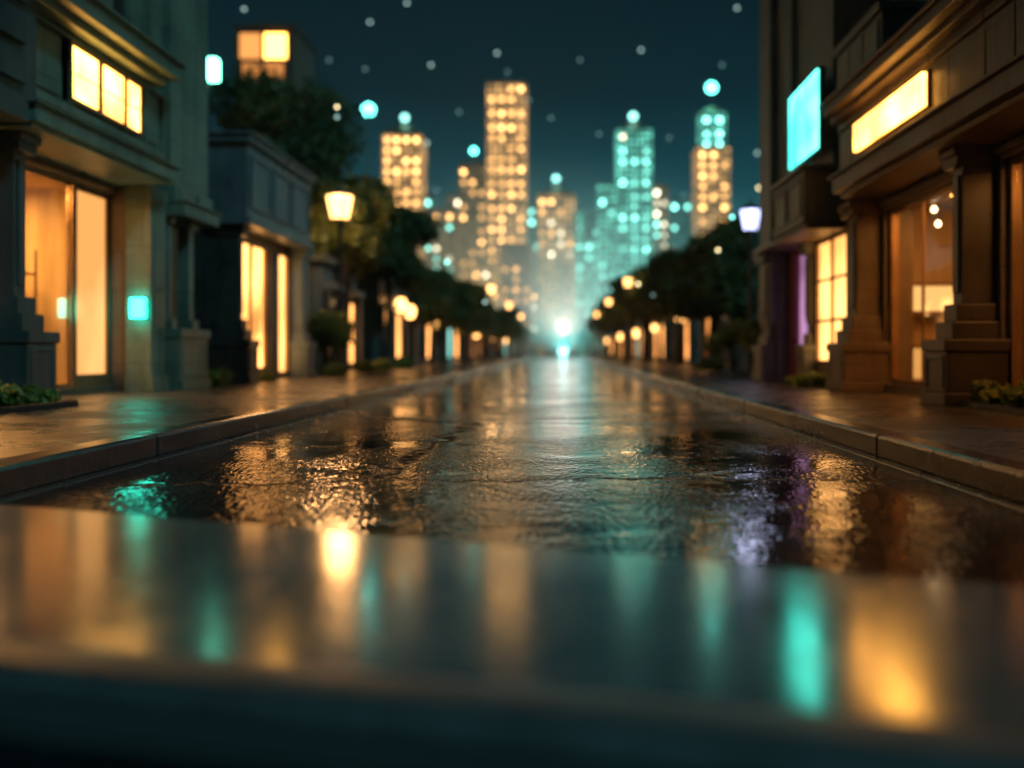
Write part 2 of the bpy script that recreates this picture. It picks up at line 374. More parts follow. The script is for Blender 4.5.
# ------------------------------------------------------------------ architecture
def pier(s, par, mat, xo, y0, y1, ztop, mat2=None, depth=0.75, cap=1.05, zb=KH, slim=0.25):
    """stepped pier: panelled pedestal, two stepped blocks, a shaft and a capital"""
    mat2 = mat2 or mat
    w = y1-y0; cy0, cy1 = y0, y1
    def bx(b_, i, z0, z1): b_.box(s*(xo+i), s*(xo+depth-i*0.5), y0+i*0.6, y1-i, z0, z1)
    sh = MB(); bx(sh, slim, cap+0.42, ztop-0.22); 
    sh.box(s*(xo+slim-0.03), s*(xo+slim+0.02), y0+slim*0.6+0.05, y1-slim-0.05, cap+0.55, ztop-0.32)
    p = sh.build('pier', mat, par)
    cp = MB(); bx(cp, slim-0.09, ztop-0.22, ztop-0.10); bx(cp, slim-0.13, ztop-0.10, ztop-0.002); cp.build('capital', mat, p)
    pd = MB(); pd.box(s*(xo-0.035), s*(xo+depth), y0-0.035, y1+0.035, zb, zb+0.15)
    pd.box(s*xo, s*(xo+depth), y0, y1, zb+0.15, cap-0.14)
    pd.box(s*(xo-0.03), s*(xo+depth), y0-0.03, y1+0.03, cap-0.14, cap)
    # framed panels on the street side and the near side
    for (a, c_) in ((y0+0.06, y0+0.12), (y1-0.12, y1-0.06)): pd.box(s*(xo-0.018), s*(xo+0.01), a, c_, zb+0.2, cap-0.19)
    pd.box(s*(xo-0.018), s*(xo+0.01), y0+0.122, y1-0.122, cap-0.25, cap-0.19)
    bx(pd, 0.10, cap, cap+0.21); bx(pd, 0.17, cap+0.21, cap+0.42)
    pd.build('pedestal', mat2, p, 0.014)
    return p

# ---------- left near building
A = thing('corner_shop_building', 'tall teal-grey stone shop building at left with glowing shopfront and three-pane window above', 'building', (-8.5, 12.5, KH))
w = MB()
w.box(-6.62, -15, 6.0, 15.75, 3.72, 5.13)                       # storey over the shop
w.box(-6.75, -15, 6.0, 15.75, 5.40, 15.0)
w.box(-6.45, -15, 15.76, 17.4, 3.58, 15.0)
w.box(-6.95, -15, 15.72, 17.4, KH-0.01, 3.3)
w.box(-10.6, -15, 5.0, 15.7, KH-0.01, 3.5)                         # back of the shop
w.build('wall', 'teal_stone', A)
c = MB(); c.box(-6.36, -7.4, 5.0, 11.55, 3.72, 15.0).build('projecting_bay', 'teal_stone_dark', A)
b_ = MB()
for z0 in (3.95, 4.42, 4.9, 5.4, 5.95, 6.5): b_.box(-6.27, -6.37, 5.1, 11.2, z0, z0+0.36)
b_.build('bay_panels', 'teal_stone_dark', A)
c = MB(); c.box(-6.10, -7.3, 11.06, 15.12, 3.50, 3.70); c.box(-6.17, -7.2, 11.1, 15.06, 3.44, 3.498); c.box(-6.04, -6.8, 11.0, 15.18, 3.70, 3.735)
c.build('canopy_ledge', 'teal_stone', A)
c = MB(); c.box(-6.10, -6.8, 6, 15.33, 5.16, 5.38); c.box(-6.3, -6.8, 6, 15.25, 5.05, 5.158); c.box(-6.02, -6.8, 6, 15.38, 5.382, 5.42)
c.build('cornice', 'teal_stone', A)
c = MB()                                                          # vertical strips over the cornice
for y0, y1, d in ((12.0,12.35,.12),(13.0,13.15,.06),(13.75,14.1,.12),(14.7,14.85,.06),(15.3,15.74,.16)): c.box(-6.75+d, -6.8, y0, y1, 5.43, 15)
c.build('pilaster_strips', 'teal_stone', A)
c = MB(); c.box(-6.73, -6.78, 12.45, 12.95, 5.5, 8.2); c.box(-6.73, -6.78, 14.15, 14.65, 5.5, 8.2); c.build('dark_window', 'pane_dark', A, 0)
c = MB()                                                          # raised frame round the window band
for (y0,y1,z0,z1) in ((11.62,15.78,3.98,4.10),(11.62,15.78,4.98,5.045),(11.62,11.72,4.102,4.978),(12.62,12.78,4.102,4.978),(14.98,15.08,4.102,4.978),(15.66,15.77,4.102,4.978)):
    c.box(-6.53, -6.63, y0, y1, z0, z1)
for (y0,y1) in ((11.80,12.54),(15.16,15.58)): c.box(-6.58, -6.63, y0, y1, 4.17, 4.90)
c.build('window_surround', 'teal_stone', A)
fr = MB()
for (y0,y1) in ((12.79,12.85),(13.57,13.69),(14.36,14.46),(14.90,14.97)): fr.box(-6.495, -6.62, y0-.17, y1-.17, 4.14, 4.96)
fr.box(-6.50, -6.62, 12.682, 14.728, 4.14, 4.205); fr.box(-6.50, -6.62, 12.682, 14.728, 4.90, 4.96)
uf = fr.build('window_frame', 'bronze', A, 0.006)
for (y0,y1) in ((12.852,13.568),(13.692,14.358),(14.462,14.898)):
    p_ = MB().box(-6.515, -6.615, y0-.166, y1-.174, 4.21, 4.895).build('pane', 'win_bright', uf, 0)
    MB().box(-6.507, -6.514, y0-.166, y1-.174, 4.53, 4.545).build('glazing_bar', 'bronze', uf, 0)
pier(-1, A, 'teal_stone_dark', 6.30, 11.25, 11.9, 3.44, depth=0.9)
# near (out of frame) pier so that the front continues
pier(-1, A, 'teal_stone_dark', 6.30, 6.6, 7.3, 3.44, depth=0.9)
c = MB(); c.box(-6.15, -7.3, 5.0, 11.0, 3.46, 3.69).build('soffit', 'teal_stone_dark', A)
# shopfront
c = MB(); c.box(-7.12, -7.5, 5.0, 15.19, KH-0.01, 0.27).build('sill', 'brown_stone', A)
c = MB(); c.box(-7.12, -7.5, 5.0, 15.19, 3.31, 3.499); c.box(-7.05, -7.14, 11.95, 15.1, 3.33, 3.435); c.build('lintel', 'brown_stone', A)
fr = MB()
for (y0,y1) in ((11.9,11.96),(13.98,14.03),): fr.box(-7.22, -7.27, y0, y1, 0.272, 3.309)
fr.box(-7.21, -7.29, 11.982, 13.978, 0.272, 0.33); fr.box(-7.21, -7.29, 11.982, 13.978, 3.25, 3.308)
sf = fr.build('shop_window_frame', 'bronze', A, 0.006)
MB().box(-7.24, -7.25, 11.982, 13.978, 0.331, 3.249).build('shop_window_pane', 'glass', sf, 0)
fr = MB()
for (y0,y1) in ((14.09,14.17),(15.10,15.188)): fr.box(-7.20, -7.27, y0, y1, 0.272, 3.309)
fr.box(-7.19, -7.29, 14.172, 15.098, 3.22, 3.308); fr.box(-7.19, -7.29, 14.172, 15.098, 0.272, 0.46)
sd = fr.build('shop_door', 'bronze', A, 0.006)
MB().box(-7.235, -7.25, 14.172, 15.098, 0.461, 3.219).build('door_pane', 'blind', sd, 0)
c = MB(); c.box(-6.91, -7.49, 15.19, 15.72, KH-0.01, 3.43).build('jamb', 'brown_stone', A)
c = MB(); c.box(-6.50, -6.908, 15.1, 15.67, 0.42, 3.43); c.box(-6.45, -6.908, 15.05, 15.70, KH-0.01, 0.42); c.box(-6.47, -6.908, 15.06, 15.69, 3.2, 3.438); c.box(-6.485, -6.51, 15.2, 15.57, 0.6, 1.75); c.box(-6.485, -6.51, 15.2, 15.57, 1.79, 3.0)
c.build('pilaster', 'teal_stone', A)
# room behind the glass
c = MB(); c.box(-7.5, -10.5, 10.9, 11.0, 0.2, 3.5); c.box(-10.5, -10.59, 10.9, 15.6, 0.2, 3.5); c.box(-7.5, -10.5, 15.35, 15.5, 0.2, 3.5); c.box(-7.5,-10.49,11.0,15.34,0.18,0.26); c.box(-7.5,-10.49,11.0,15.34,3.42,3.50)
c.build('interior_wall', 'plaster', A, 0)
# second, narrower bay: pedestal, slim columns, upper ledge
c = MB(); c.box(-6.26, -6.94, 15.74, 17.04, KH-0.01, 0.33); c.box(-6.30, -6.94, 15.76, 17.0, 0.33, 1.04); c.box(-6.26, -6.94, 15.73, 17.04, 1.04, 1.19)
for (y0,y1,z0,z1) in ((15.82,15.90,.38,1.0),(16.86,16.94,.38,1.0),(15.902,16.858,.38,.44),(15.902,16.858,.94,1.0)): c.box(-6.285,-6.31,y0,y1,z0,z1)
c.box(-6.45,-6.94,15.80,16.0,1.19,1.36); c.box(-6.42,-6.94,16.62,16.9,1.19,1.36)
bp = c.build('bay_pedestal', 'teal_stone', A)
c = MB(); c.box(-6.52,-6.70,15.84,15.96,1.361,2.94); c.box(-6.47,-6.75,15.80,16.0,2.94,3.06); c.box(-6.50,-6.72,16.66,16.86,1.361,2.94); c.box(-6.45,-6.75,16.62,16.90,2.94,3.06)
c.build('slim_columns', 'teal_stone', A)
c = MB(); c.box(-6.20,-6.99,15.71,17.3,3.062,3.28); c.box(-6.15,-6.9,15.68,17.35,3.28,3.32); c.box(-6.35,-6.99,15.74,17.38,3.322,3.575)
for (y0,y1) in ((15.85,16.5),(16.6,17.25)): c.box(-6.325,-6.36,y0,y1,3.36,3.54)
c.build('bay_ledge', 'teal_stone', A)
tag(MB().box(-6.57, -6.78, 14.97, 15.084, 1.34, 1.65).build('teal_light_box', 'sign_teal_small', None, 0.01, base=(-6.68,15.06,1.5)), 'small glowing teal light box on the pilaster beside the left shop door', 'light box')
q = bpy.data.objects['teal_light_box']
MB().box(-6.545, -6.805, 15.085, 15.0985, 1.315, 1.675).build('backplate', 'iron', q, 0)
# fittings inside
sh = thing('display_rack', 'thin metal display rack standing behind the left shop window', 'rack', (-8.6, 13.6, 0.26))
r_ = MB()
for z in (0.7, 1.35, 2.0): r_.box(-8.2,-9.1,12.6,14.9,z,z+0.03)
r_.build('shelf', 'wood', sh, 0)
for y in (12.6, 13.7, 14.87):
    for x in (-8.2, -9.07): MB().box(x, x-0.03, y, y+0.03, 0.26, 2.4).build('upright', 'iron', sh, 0)
for i, (x, y) in enumerate(((-8.0, 12.4), (-9.3, 14.2))):
    t_ = thing('ceiling_panel_lamp', ['square ceiling lamp nearest the left shop window', 'square ceiling lamp at the back of the left shop'][i], 'lamp', (x, y, 3.4), 'ceiling lamps in the left shop')
    MB().box(x-.35, x+.35, y-.5, y+.5, 3.36, 3.415).build('frame', 'iron', t_, 0)
    MB().box(x-.31, x+.31, y-.46, y+.46, 3.345, 3.359).build('diffuser', 'ceil_lamp', t_, 0)

# ---------- left second building
B = thing('low_shop_building', 'single-storey dark slate shop with deep panelled parapet between teal building and left street lamp', 'building', (-8.5, 21.8, KH))
c = MB(); c.box(-7.15,-12,19.4,24.4,KH-0.01,3.5); c.box(-6.95,-7.15,19.4,20.0,KH-0.01,3.5); c.build('wall', 'dark_stone', B)
c = MB(); c.box(-6.34,-12.0,19.28,24.1,3.55,5.06); c.build('parapet', 'slate', B)
c = MB(); c.box(-6.24,-12.1,19.18,24.2,5.062,5.20); c.box(-6.18,-12.15,19.12,24.26,5.20,5.26); c.build('parapet_coping', 'slate', B, 0.02)
c = MB()
for (y0,y1) in ((19.45,20.85),(21.0,22.35),(22.5,23.95)):
    for (a,d,z0,z1) in ((y0,y1,3.74,3.80),(y0,y1,4.78,4.84),(y0,y0+.06,3.802,4.778),(y1-.06,y1,3.802,4.778)): c.box(-6.30,-6.35,a,d,z0,z1)
c.build('parapet_mouldings', 'slate', B)
c = MB(); c.box(-6.26,-7.1,19.2,24.15,3.40,3.548); c.build('canopy_ledge', 'slate', B)
pier(-1, B, 'dark_stone', 6.30, 19.24, 19.85, 3.40, depth=0.8)
pier(-1, B, 'slate', 6.30, 23.75, 24.45, 3.40, depth=0.6, slim=0.15)
fr = MB()
for (y0,y1) in ((19.95,20.05),(20.95,21.02),(21.95,22.05),): fr.box(-6.80,-6.95,y0,y1,0.3,3.15)
fr.box(-6.81,-6.94,20.052,20.948,0.3,0.45); fr.box(-6.81,-6.94,21.022,21.948,0.3,0.45); fr.box(-6.79,-6.95,19.9,24.3,3.152,3.395)
f1 = fr.build('window_frame', 'bronze', B, 0.006)
for (y0,y1) in ((20.052,20.948),(21.022,21.948)): MB().box(-6.87,-6.89,y0,y1,0.452,3.149).build('pane', 'win_soft', f1, 0)
c = MB(); c.box(-6.72,-6.96,22.052,22.75,KH-0.01,3.149); c.build('wall_post', 'brown_stone', B)
fr = MB()
for (y0,y1) in ((22.76,22.84),(23.66,23.74)): fr.box(-6.78,-6.94,y0,y1,KH,3.149)
fr.box(-6.79,-6.93,22.842,23.658,KH,0.32)
f2 = fr.build('door', 'bronze', B, 0.006)
MB().box(-6.86,-6.88,22.842,23.658,0.322,3.149).build('pane', 'win_yellow', f2, 0)

# ---------- right near building
D = thing('pillared_shop_building', 'brown stone shop building at right with stepped piers and glowing sign panel', 'building', (8.0, 11.5, KH))
c = MB(); c.box(4.56,14,5.5,15.38,3.56,4.53); c.box(5.6,14,5.5,16.3,4.53,15.0); c.box(6.95,14,5.5,16.2,KH-0.01,3.5); c.build('wall', 'brown_stone', D)
c = MB(); c.box(4.30,5.6,5.5,15.03,3.30,3.53); c.box(4.24,5.0,5.5,15.09,3.53,3.57); c.box(4.42,5.55,5.5,14.98,3.22,3.298); c.build('canopy_ledge', 'brown_stone', D)
c = MB(); c.box(4.20,5.7,5.5,15.2,4.545,4.69); c.box(4.14,5.7,5.5,15.26,4.69,4.74); c.box(4.36,5.5,5.5,15.3,4.46,4.543); c.build('cornice', 'brown_stone', D)
c = MB()
for (y0,y1) in ((5.6,7.4),(7.43,8.6),(8.63,9.42),(9.45,10.08),(10.11,11.05),(14.75,15.36)): c.box(4.52,4.57,y0,y1,3.60,4.30)
for (y0,y1) in ((5.6,8.6),(8.63,10.08),(10.11,11.6),(11.63,13.1),(13.13,15.36)): c.box(4.50,4.57,y0,y1,4.34,4.455)
c.box(4.53,4.57,11.08,14.72,3.60,4.30)
c.build('facade_panels', 'brown_stone', D, 0.008)
c = MB(); c.box(4.42,5.9,13.06,15.1,4.742,5.5); c.box(4.36,5.9,13.0,15.16,5.502,5.62)
for (y0,y1) in ((13.15,13.75),(13.8,14.4),(14.45,15.05)): c.box(4.39,4.43,y0,y1,4.85,5.42)
c.build('parapet', 'grey_stone', D)
pier(1, D, 'brown_dark', 4.50, 11.07, 11.74, 3.22, depth=0.78, cap=0.95)
pier(1, D, 'brown_stone', 4.50, 15.07, 15.95, 3.22, depth=0.78, cap=0.95)
pier(1, D, 'brown_dark', 4.50, 6.9, 7.6, 3.22, depth=0.78, cap=0.95)
c = MB(); c.box(5.15,5.62,5.5,16.0,KH-0.01,0.30).build('sill', 'brown_stone', D)
c = MB(); c.box(5.15,5.62,5.5,16.0,3.05,3.219); c.box(5.08,5.16,5.6,15.9,3.10,3.19); c.box(5.15,5.62,15.10,16.0,.302,3.048); c.box(5.15,5.62,11.1,12.1,.302,3.048); c.build('lintel', 'brown_stone', D)
for (ys, pn) in (((12.102,13.84,13.88,15.098),'a'),((7.7,9.3,9.36,11.098),'b')):
    fr = MB(); y0,ym,yn,y1 = ys
    fr.box(5.24,5.36,y0,y0+.08,.302,3.048); fr.box(5.28,5.32,ym,yn,.302,3.048); fr.box(5.24,5.36,y1-.08,y1,.302,3.048)
    for (a,b2) in ((y0+.082,ym-.002),(yn+.002,y1-.082)): fr.box(5.255,5.345,a,b2,.302,.37); fr.box(5.255,5.345,a,b2,2.98,3.047)
    f3 = fr.build('shop_window_frame', 'bronze', D, 0.006)
    for (a,b2) in ((y0+.082,ym-.002),(yn+.002,y1-.082)): MB().box(5.295,5.305,a,b2,.371,2.979).build('shop_window_pane', 'glass', f3, 0)
c = MB(); c.box(5.62,6.9,16.0,16.15,0.2,3.4); c.box(6.9,6.95,6,16.15,0.2,3.4); c.box(5.63,6.89,6,15.99,0.19,0.31); c.box(5.63,6.89,6,15.99,3.23,3.35); c.box(5.63,6.89,11.3,11.4,.31,3.23)
c.build('interior_wall', 'plaster', D, 0)
t_ = thing('light_box_sign', 'long bright yellow light box on the panelled wall above right shop window', 'light box', (4.48, 13.1, 4.0))
MB().box(4.485,4.529,11.60,14.38,3.80,4.25).build('frame', 'bronze', t_, 0.004)
for y0,y1 in ((11.63,12.52),(12.55,13.42),(13.45,14.35)): MB().box(4.43,4.484,y0,y1,3.82,4.23).build('lit_panel', 'sign_warm', t_, 0.004)
sc_ = thing('lit_shelf_case', 'backlit shelf case glowing orange on the end wall inside right shop', 'shelf case', (6.1, 15.9, 0.31))
MB().box(5.64,6.85,15.90,15.98,1.48,1.90).build('lit_band', 'shelf_light', sc_, 0)
MB().box(5.64,6.85,15.90,15.98,0.36,0.86).build('lit_base', 'shelf_dim', sc_, 0)
c = MB(); c.box(5.64,6.88,15.7,15.99,1.42,1.478); c.box(5.64,6.88,15.7,15.99,1.902,1.95); c.box(5.64,6.88,15.75,15.99,0.862,0.92); c.build('shelf', 'wood', sc_, 0)
for i, (x, y) in enumerate(((6.2, 13.9), (6.2, 12.3), (6.2, 9.2))):
    t_ = thing('ceiling_panel_lamp', ['ceiling lamp nearest the end wall of right shop', 'middle ceiling lamp of right shop', 'ceiling lamp behind the nearest right shop window'][i], 'lamp', (x, y, 3.23), 'ceiling lamps in the right shop')
    MB().box(x-.35, x+.35, y-.5, y+.5, 3.18, 3.228).build('frame', 'iron', t_, 0)
    MB().box(x-.31, x+.31, y-.46, y+.46, 3.165, 3.179).build('diffuser', 'ceil_lamp2', t_, 0)
for i,(x,y,z) in enumerate(((5.75,14.6,2.99),(6.05,15.2,2.85),(6.25,15.0,2.85),(5.8,9.8,2.7))):
    t_ = thing('pendant_lamp', ['small bright pendant bulb hanging highest behind right shop window','left of two low pendant bulbs behind right shop window','right of two low pendant bulbs behind right shop window','pendant bulb behind the nearest right shop window'][i], 'pendant lamp', (x,y,3.2), 'pendant bulbs in the right shop')
    MB().lathe(x,y,[(0.004,z+.08),(0.004,3.23)],6).build('cord','iron',t_,0)
    MB().lathe(x,y,[(0.01,z-.045),(0.035,z-.03),(0.045,z),(0.03,z+.035),(0.012,z+.05)],10).build('bulb','pendant',t_,0,True)
    MB().lathe(x,y,[(0.035,z+.05),(0.02,z+.08)],10).build('socket','bronze',t_,0)

# ---------- right second building
E = thing('tall_shop_building', 'tall grey building at right carrying the teal screen above yellow gridded shop window', 'building', (7.5, 19, KH))
c = MB(); c.box(4.72,13,16.42,20.6,3.0,15.5); c.box(5.35,13,16.42,20.6,KH-0.01,3.0); c.box(4.72,13,20.6,21.6,KH-0.01,15.5); c.build('wall', 'grey_stone', E)
c = MB(); c.box(4.56,4.72,20.62,21.7,1.4,15.5); c.box(4.60,4.72,18.9,19.05,4.1,15.5); c.build('pilaster', 'grey_stone', E)
c = MB(); c.box(4.20,5.3,16.38,18.8,3.04,3.95); c.box(4.13,5.3,16.3,18.88,3.952,4.04)
for (y0,y1) in ((16.5,17.55),(17.65,18.7)):
    for (a,d,z0,z1) in ((y0,y1,3.16,3.21),(y0,y1,3.78,3.83),(y0,y0+.05,3.212,3.778),(y1-.05,y1,3.212,3.778)): c.box(4.17,4.21,a,d,z0,z1)
c.build('parapet', 'grey_stone', E)
c = MB(); c.box(4.25,5.3,16.4,20.9,2.93,3.038).build('canopy_ledge', 'brown_stone', E)
pier(1, E, 'grey_stone', 4.42, 20.75, 21.75, 3.0, depth=0.5, cap=0.95, slim=0.12)
pier(1, E, 'grey_stone', 4.72, 18.42, 18.95, 2.93, depth=0.5, cap=0.95, slim=0.14)
c = MB(); c.box(4.95,5.34,16.42,18.42,KH-0.01,0.60).build('stall_riser', 'brown_stone', E)
fr = MB()
for (y0,y1) in ((16.42,16.48),(17.38,17.43),(18.36,18.42)): fr.box(4.96,5.10,y0,y1,0.602,2.92)
for z in (0.602,1.37,2.13,2.86):
    fr.box(4.97,5.09,16.482,17.378,z,z+.045); fr.box(4.97,5.09,17.432,18.358,z,z+.045)
f4 = fr.build('window_frame', 'bronze', E, 0.004)
for (y0,y1) in ((16.482,17.378),(17.432,18.358)):
    for z in (0.648,1.416,2.176): MB().box(5.02,5.04,y0,y1,z,z+.71 if z<2 else 2.859).build('pane','win_yellow',f4,0)
fr = MB(); fr.box(4.98,5.30,20.05,20.6,KH,2.92); fr.box(4.96,4.985,20.12,20.53,.4,1.3); fr.box(4.96,4.985,20.12,20.53,1.45,2.75); fr.build('door','purple',E,0.006)
fr = MB()
for (y0,y1) in ((18.96,19.03),(19.98,20.05)): fr.box(4.98,5.15,y0,y1,KH,2.92)
fr.box(4.99,5.14,19.032,19.978,KH,.35); fr.box(4.99,5.14,19.032,19.978,2.84,2.92)
f5 = fr.build('side_window','purple',E,0.004); MB().box(5.05,5.07,19.032,19.978,.352,2.838).build('pane','violet_pane',f5,0)
t_ = thing('wall_screen', 'large glowing teal screen mounted high on the right tall building', 'screen', (4.5, 17.3, 5.0))
MB().box(4.44,4.56,16.27,18.33,4.27,5.70).build('frame','iron',t_,0.006)
MB().box(4.41,4.438,16.31,18.29,4.31,5.66).build('screen','sign_teal',t_,0)
for y in (16.7,17.9):
    for z in (4.6,5.35): MB().box(4.562,4.718,y,y+.06,z,z+.06).build('bracket','iron',t_,0)

# ---------- pale light set far back on an added mast, so the slab reflects it
YM = 60.0; xm = (209-VX)/F*YM; zm = H+(VY-70)/F*YM; rm = 9.0/F*YM
t_ = thing('mast_light', 'square pale green-white light on a tall mast beside the edge of the teal building', 'mast light', (xm, YM, 0))
MB().box(xm-rm,xm+rm,YM-.3,YM+.3,zm-rm*1.2,zm+rm*1.2).build('lamp_glass','lantern',t_,0.08)
MB().box(xm-rm-.05,xm+rm+.05,YM-.35,YM+.35,zm+rm*1.2+.002,zm+rm*1.2+.12).build('cap','iron',t_,0.02)
MB().tube([(xm,YM,-.02),(xm,YM,zm-rm*1.2-.002)],[.22,.09],10).build('mast','iron',t_,0)

# ------------------------------------------------------------------ street lamps
def street_lamp(x, y, zc, wd, ht, mat, label, zb=KH, power=0, colr=(1,.6,.25)):
    t_ = thing('street_lamp', label, 'street lamp', (x, y, zb), 'lamp posts beside the pavements')
    h0 = zc-ht/2; r1 = wd/2
    MB().lathe(x,y,[(0.20,zb),(0.20,zb+.12),(0.15,zb+.16),(0.14,zb+.6),(0.10,zb+.66),(0.085,zb+.75),(0.065,zb+1.6),(0.055,h0-.35),(0.075,h0-.33),(0.075,h0-.28),(0.055,h0-.25),(0.05,h0-.1),(0.12,h0-.03)],20).build('post','iron',t_,0,True)
    MB().lathe(x,y,[(r1*.62,h0),(r1*.98,h0+ht*.86),(r1*.9,h0+ht*.93)],20).build('lamp_glass',mat,t_,0,True)
    c = MB().lathe(x,y,[(r1*1.08,h0+ht*.935),(r1*1.0,h0+ht*1.02),(r1*.45,h0+ht*1.2),(r1*.12,h0+ht*1.27),(r1*.12,h0+ht*1.4),(0.01,h0+ht*1.5)],20)
    hd = c.build('lamp_cap','iron',t_,0)
    c = MB()
    for k in range(6):
        a = k*math.pi/3
        c.tube([(x+r1*.66*math.cos(a),y+r1*.66*math.sin(a),h0-.01),(x+r1*1.02*math.cos(a),y+r1*1.02*math.sin(a),h0+ht*.93)],[.014,.014],6)
    c.lathe(x,y,[(r1*.2,h0-.03),(r1*.66,h0-.025),(r1*.66,h0-.002)],16)
    c.build('lamp_frame','iron',t_,0)
    if power:
        l = bpy.data.lights.new('lamp_light','POINT'); l.energy = power; l.color = colr; l.shadow_soft_size = r1*1.1
        o = bpy.data.objects.new('lamp_light', l); COL.objects.link(o); o.parent = t_; o.location = (0,0,zc-zb-ht*0.1)
    return t_
LW = (1.0, 0.55, 0.22)
street_lamp(-6.6, 28.5, 5.15, 0.80, 0.74, 'lamp_warm', 'warm glowing street lamp on left pavement beyond the dark slate shop', power=320, colr=(1,.48,.17))
street_lamp(5.75, 28.7, 4.8, 0.62, 0.64, 'lamp_white', 'cool white glowing street lamp on right pavement beside the tall building', power=20, colr=(.75,.78,1.0))
for i, y in enumerate((62, 84, 110)):
    street_lamp(-4.5, y, 4.9, 0.5, 0.5, 'lamp_warm', '%s far street lamp along the left kerb' % ORD[i], power=50, colr=LW)
    street_lamp(4.0, y-6, 4.9, 0.5, 0.5, 'lamp_warm', '%s far street lamp along the right kerb' % ORD[i], power=50, colr=LW)

# ------------------------------------------------------------------ trees and shrubs
def leaf_cloud(blobs, n, size, seed, flat=0.0):
    rnd = random.Random(seed); mb = MB()
    tot = sum(r**2 for *_, r in blobs)
    for (cx,cy,cz,r) in blobs:
        k = int(n*r*r/tot)
        for _ in range(k):
            u = rnd.uniform(-1,1); a = rnd.uniform(0,2*math.pi); q = math.sqrt(1-u*u)
            d = Vector((q*math.cos(a), q*math.sin(a), u*0.85))
            nn = noise.noise(Vector((d.x*2.2+cx*1.7, d.y*2.2+cy*1.3, d.z*2.2+cz+seed)))
            rr = r*(0.70+0.42*nn+0.34*rnd.random()**0.6)
            if rnd.random() < 0.25: rr *= rnd.uniform(0.4,0.95)
            p = Vector((cx,cy,cz))+d*rr
            nrm = (d+Vector((rnd.gauss(0,.6),rnd.gauss(0,.6),rnd.gauss(0,.6)+.3))).normalized()
            t1 = nrm.orthogonal().normalized(); t2 = nrm.cross(t1); ang = rnd.uniform(0,6.28)
            e1 = (t1*math.cos(ang)+t2*math.sin(ang)); e2 = nrm.cross(e1)
            s = size*rnd.uniform(.6,1.35)
            i0 = len(mb.v)
            for (fa,fb,fc) in ((-1,0,0),(-.35,.5,.12),(.45,.42,.1),(1,0,-.1),(.45,-.42,.1),(-.35,-.5,.12)):
                mb.v.append(tuple(p+e1*(fa*s)+e2*(fb*s)+nrm*(fc*s)))
            mb.f.append((i0,i0+1,i0+2,i0+3,i0+4,i0+5))
    return mb
def tree_mb(x, y, z0, zc, r, seed, nb=16):
    rnd = random.Random(seed); blobs = []
    for i in range(nb):
        a = i*2.4+rnd.uniform(-.4,.4); hh = rnd.uniform(-.75,.85); q = math.sqrt(max(0.1,1-hh*hh))*rnd.uniform(.35,.80)
        blobs.append((x+r*q*math.cos(a), y+r*q*math.sin(a), zc+r*.85*hh, r*rnd.uniform(.28,.50)))
    blobs.append((x,y,zc,r*.62))
    tr = MB(); w = 0.05*r+0.05
    tr.tube([(x,y,z0-.02),(x+.03,y,z0+.25),(x+.06*r,y+.03,z0+(zc-z0)*.5),(x,y,zc),(x+.05,y,zc+r*.5)],[w*1.5,w*1.05,w*.85,w*.55,w*.2],10)
    for b_ in blobs[:9]:
        st = Vector((x+.03*r,y,z0+(zc-z0)*rnd.uniform(.5,.85))); en = Vector(b_[:3]); md = st.lerp(en,.5)+Vector((0,0,-.08*r))
        tr.tube([tuple(st),tuple(md),tuple(en)],[w*.5,w*.33,w*.1],6)
    return blobs, tr
def tree(x, y, zc, r, seed, label, n=5200, leaf=0.11, group='street trees'):
    t_ = thing('broadleaf_tree', label, 'tree', (x,y,KH), group)
    blobs, tr = tree_mb(x,y,KH,zc,r,seed)
    tr.build('trunk','bark',t_,0,True); leaf_cloud(blobs,n,leaf,seed).build('crown','leaf',t_,0)
    return t_
tree(-10.6, 37, 8.3, 3.1, 3, 'largest dark round tree rising behind the slate shop roof', n=11000, leaf=0.13, group=None)
tree(-7.15, 31.4, 4.9, 1.65, 5, 'round tree lit orange by the warm street lamp', n=15000, leaf=0.115, group=None)
tree(-12.6, 33, 5.9, 2.3, 15, 'shadowed tree between slate shop and the largest tree', n=5000, leaf=0.12, group=None)
tree(6.0, 38, 4.25, 2.25, 9, 'broad dark tree at right beyond the cool white street lamp', n=15000, leaf=0.13, group=None)
tree(-7.3, 40, 5.3, 1.9, 27, 'full dark green tree just right of the orange-lit tree', n=12000, leaf=0.12, group=None)
protoT = [tree(-6.8, 50, 3.8, 1.6, 21, 'first tree of the left row counted from its near end', n=9000, leaf=.12),
          tree(6.0, 48.5, 4.2, 1.95, 33, 'first tree of the right row counted from its near end', n=11000, leaf=.12)]
for s, pr in ((-1,0),(1,1)):
    y = 58 if s < 0 else 56.5; k = 1
    while y < 215:
        c_ = copy_tree(protoT[pr])
        c_.location = ((-6.8 if s < 0 else 6.2)*random.uniform(.96,1.04), y, KH); c_.rotation_euler = (0,0,random.uniform(0,6.28)); q = random.uniform(.92,1.18); c_.scale = (q,q,q*random.uniform(.95,1.1))
        side = 'left' if s < 0 else 'right'
        c_['label'] = ('%s tree of the %s row counted from its near end' % (ORD[k], side)) if k < 7 else 'small dark tree near the far end of the %s row' % side
        c_['group'] = 'trees of the %s row' % side
        y += random.uniform(7.2, 8.8); k += 1
protoT[0]['group'] = 'trees of the left row'; protoT[1]['group'] = 'trees of the right row'

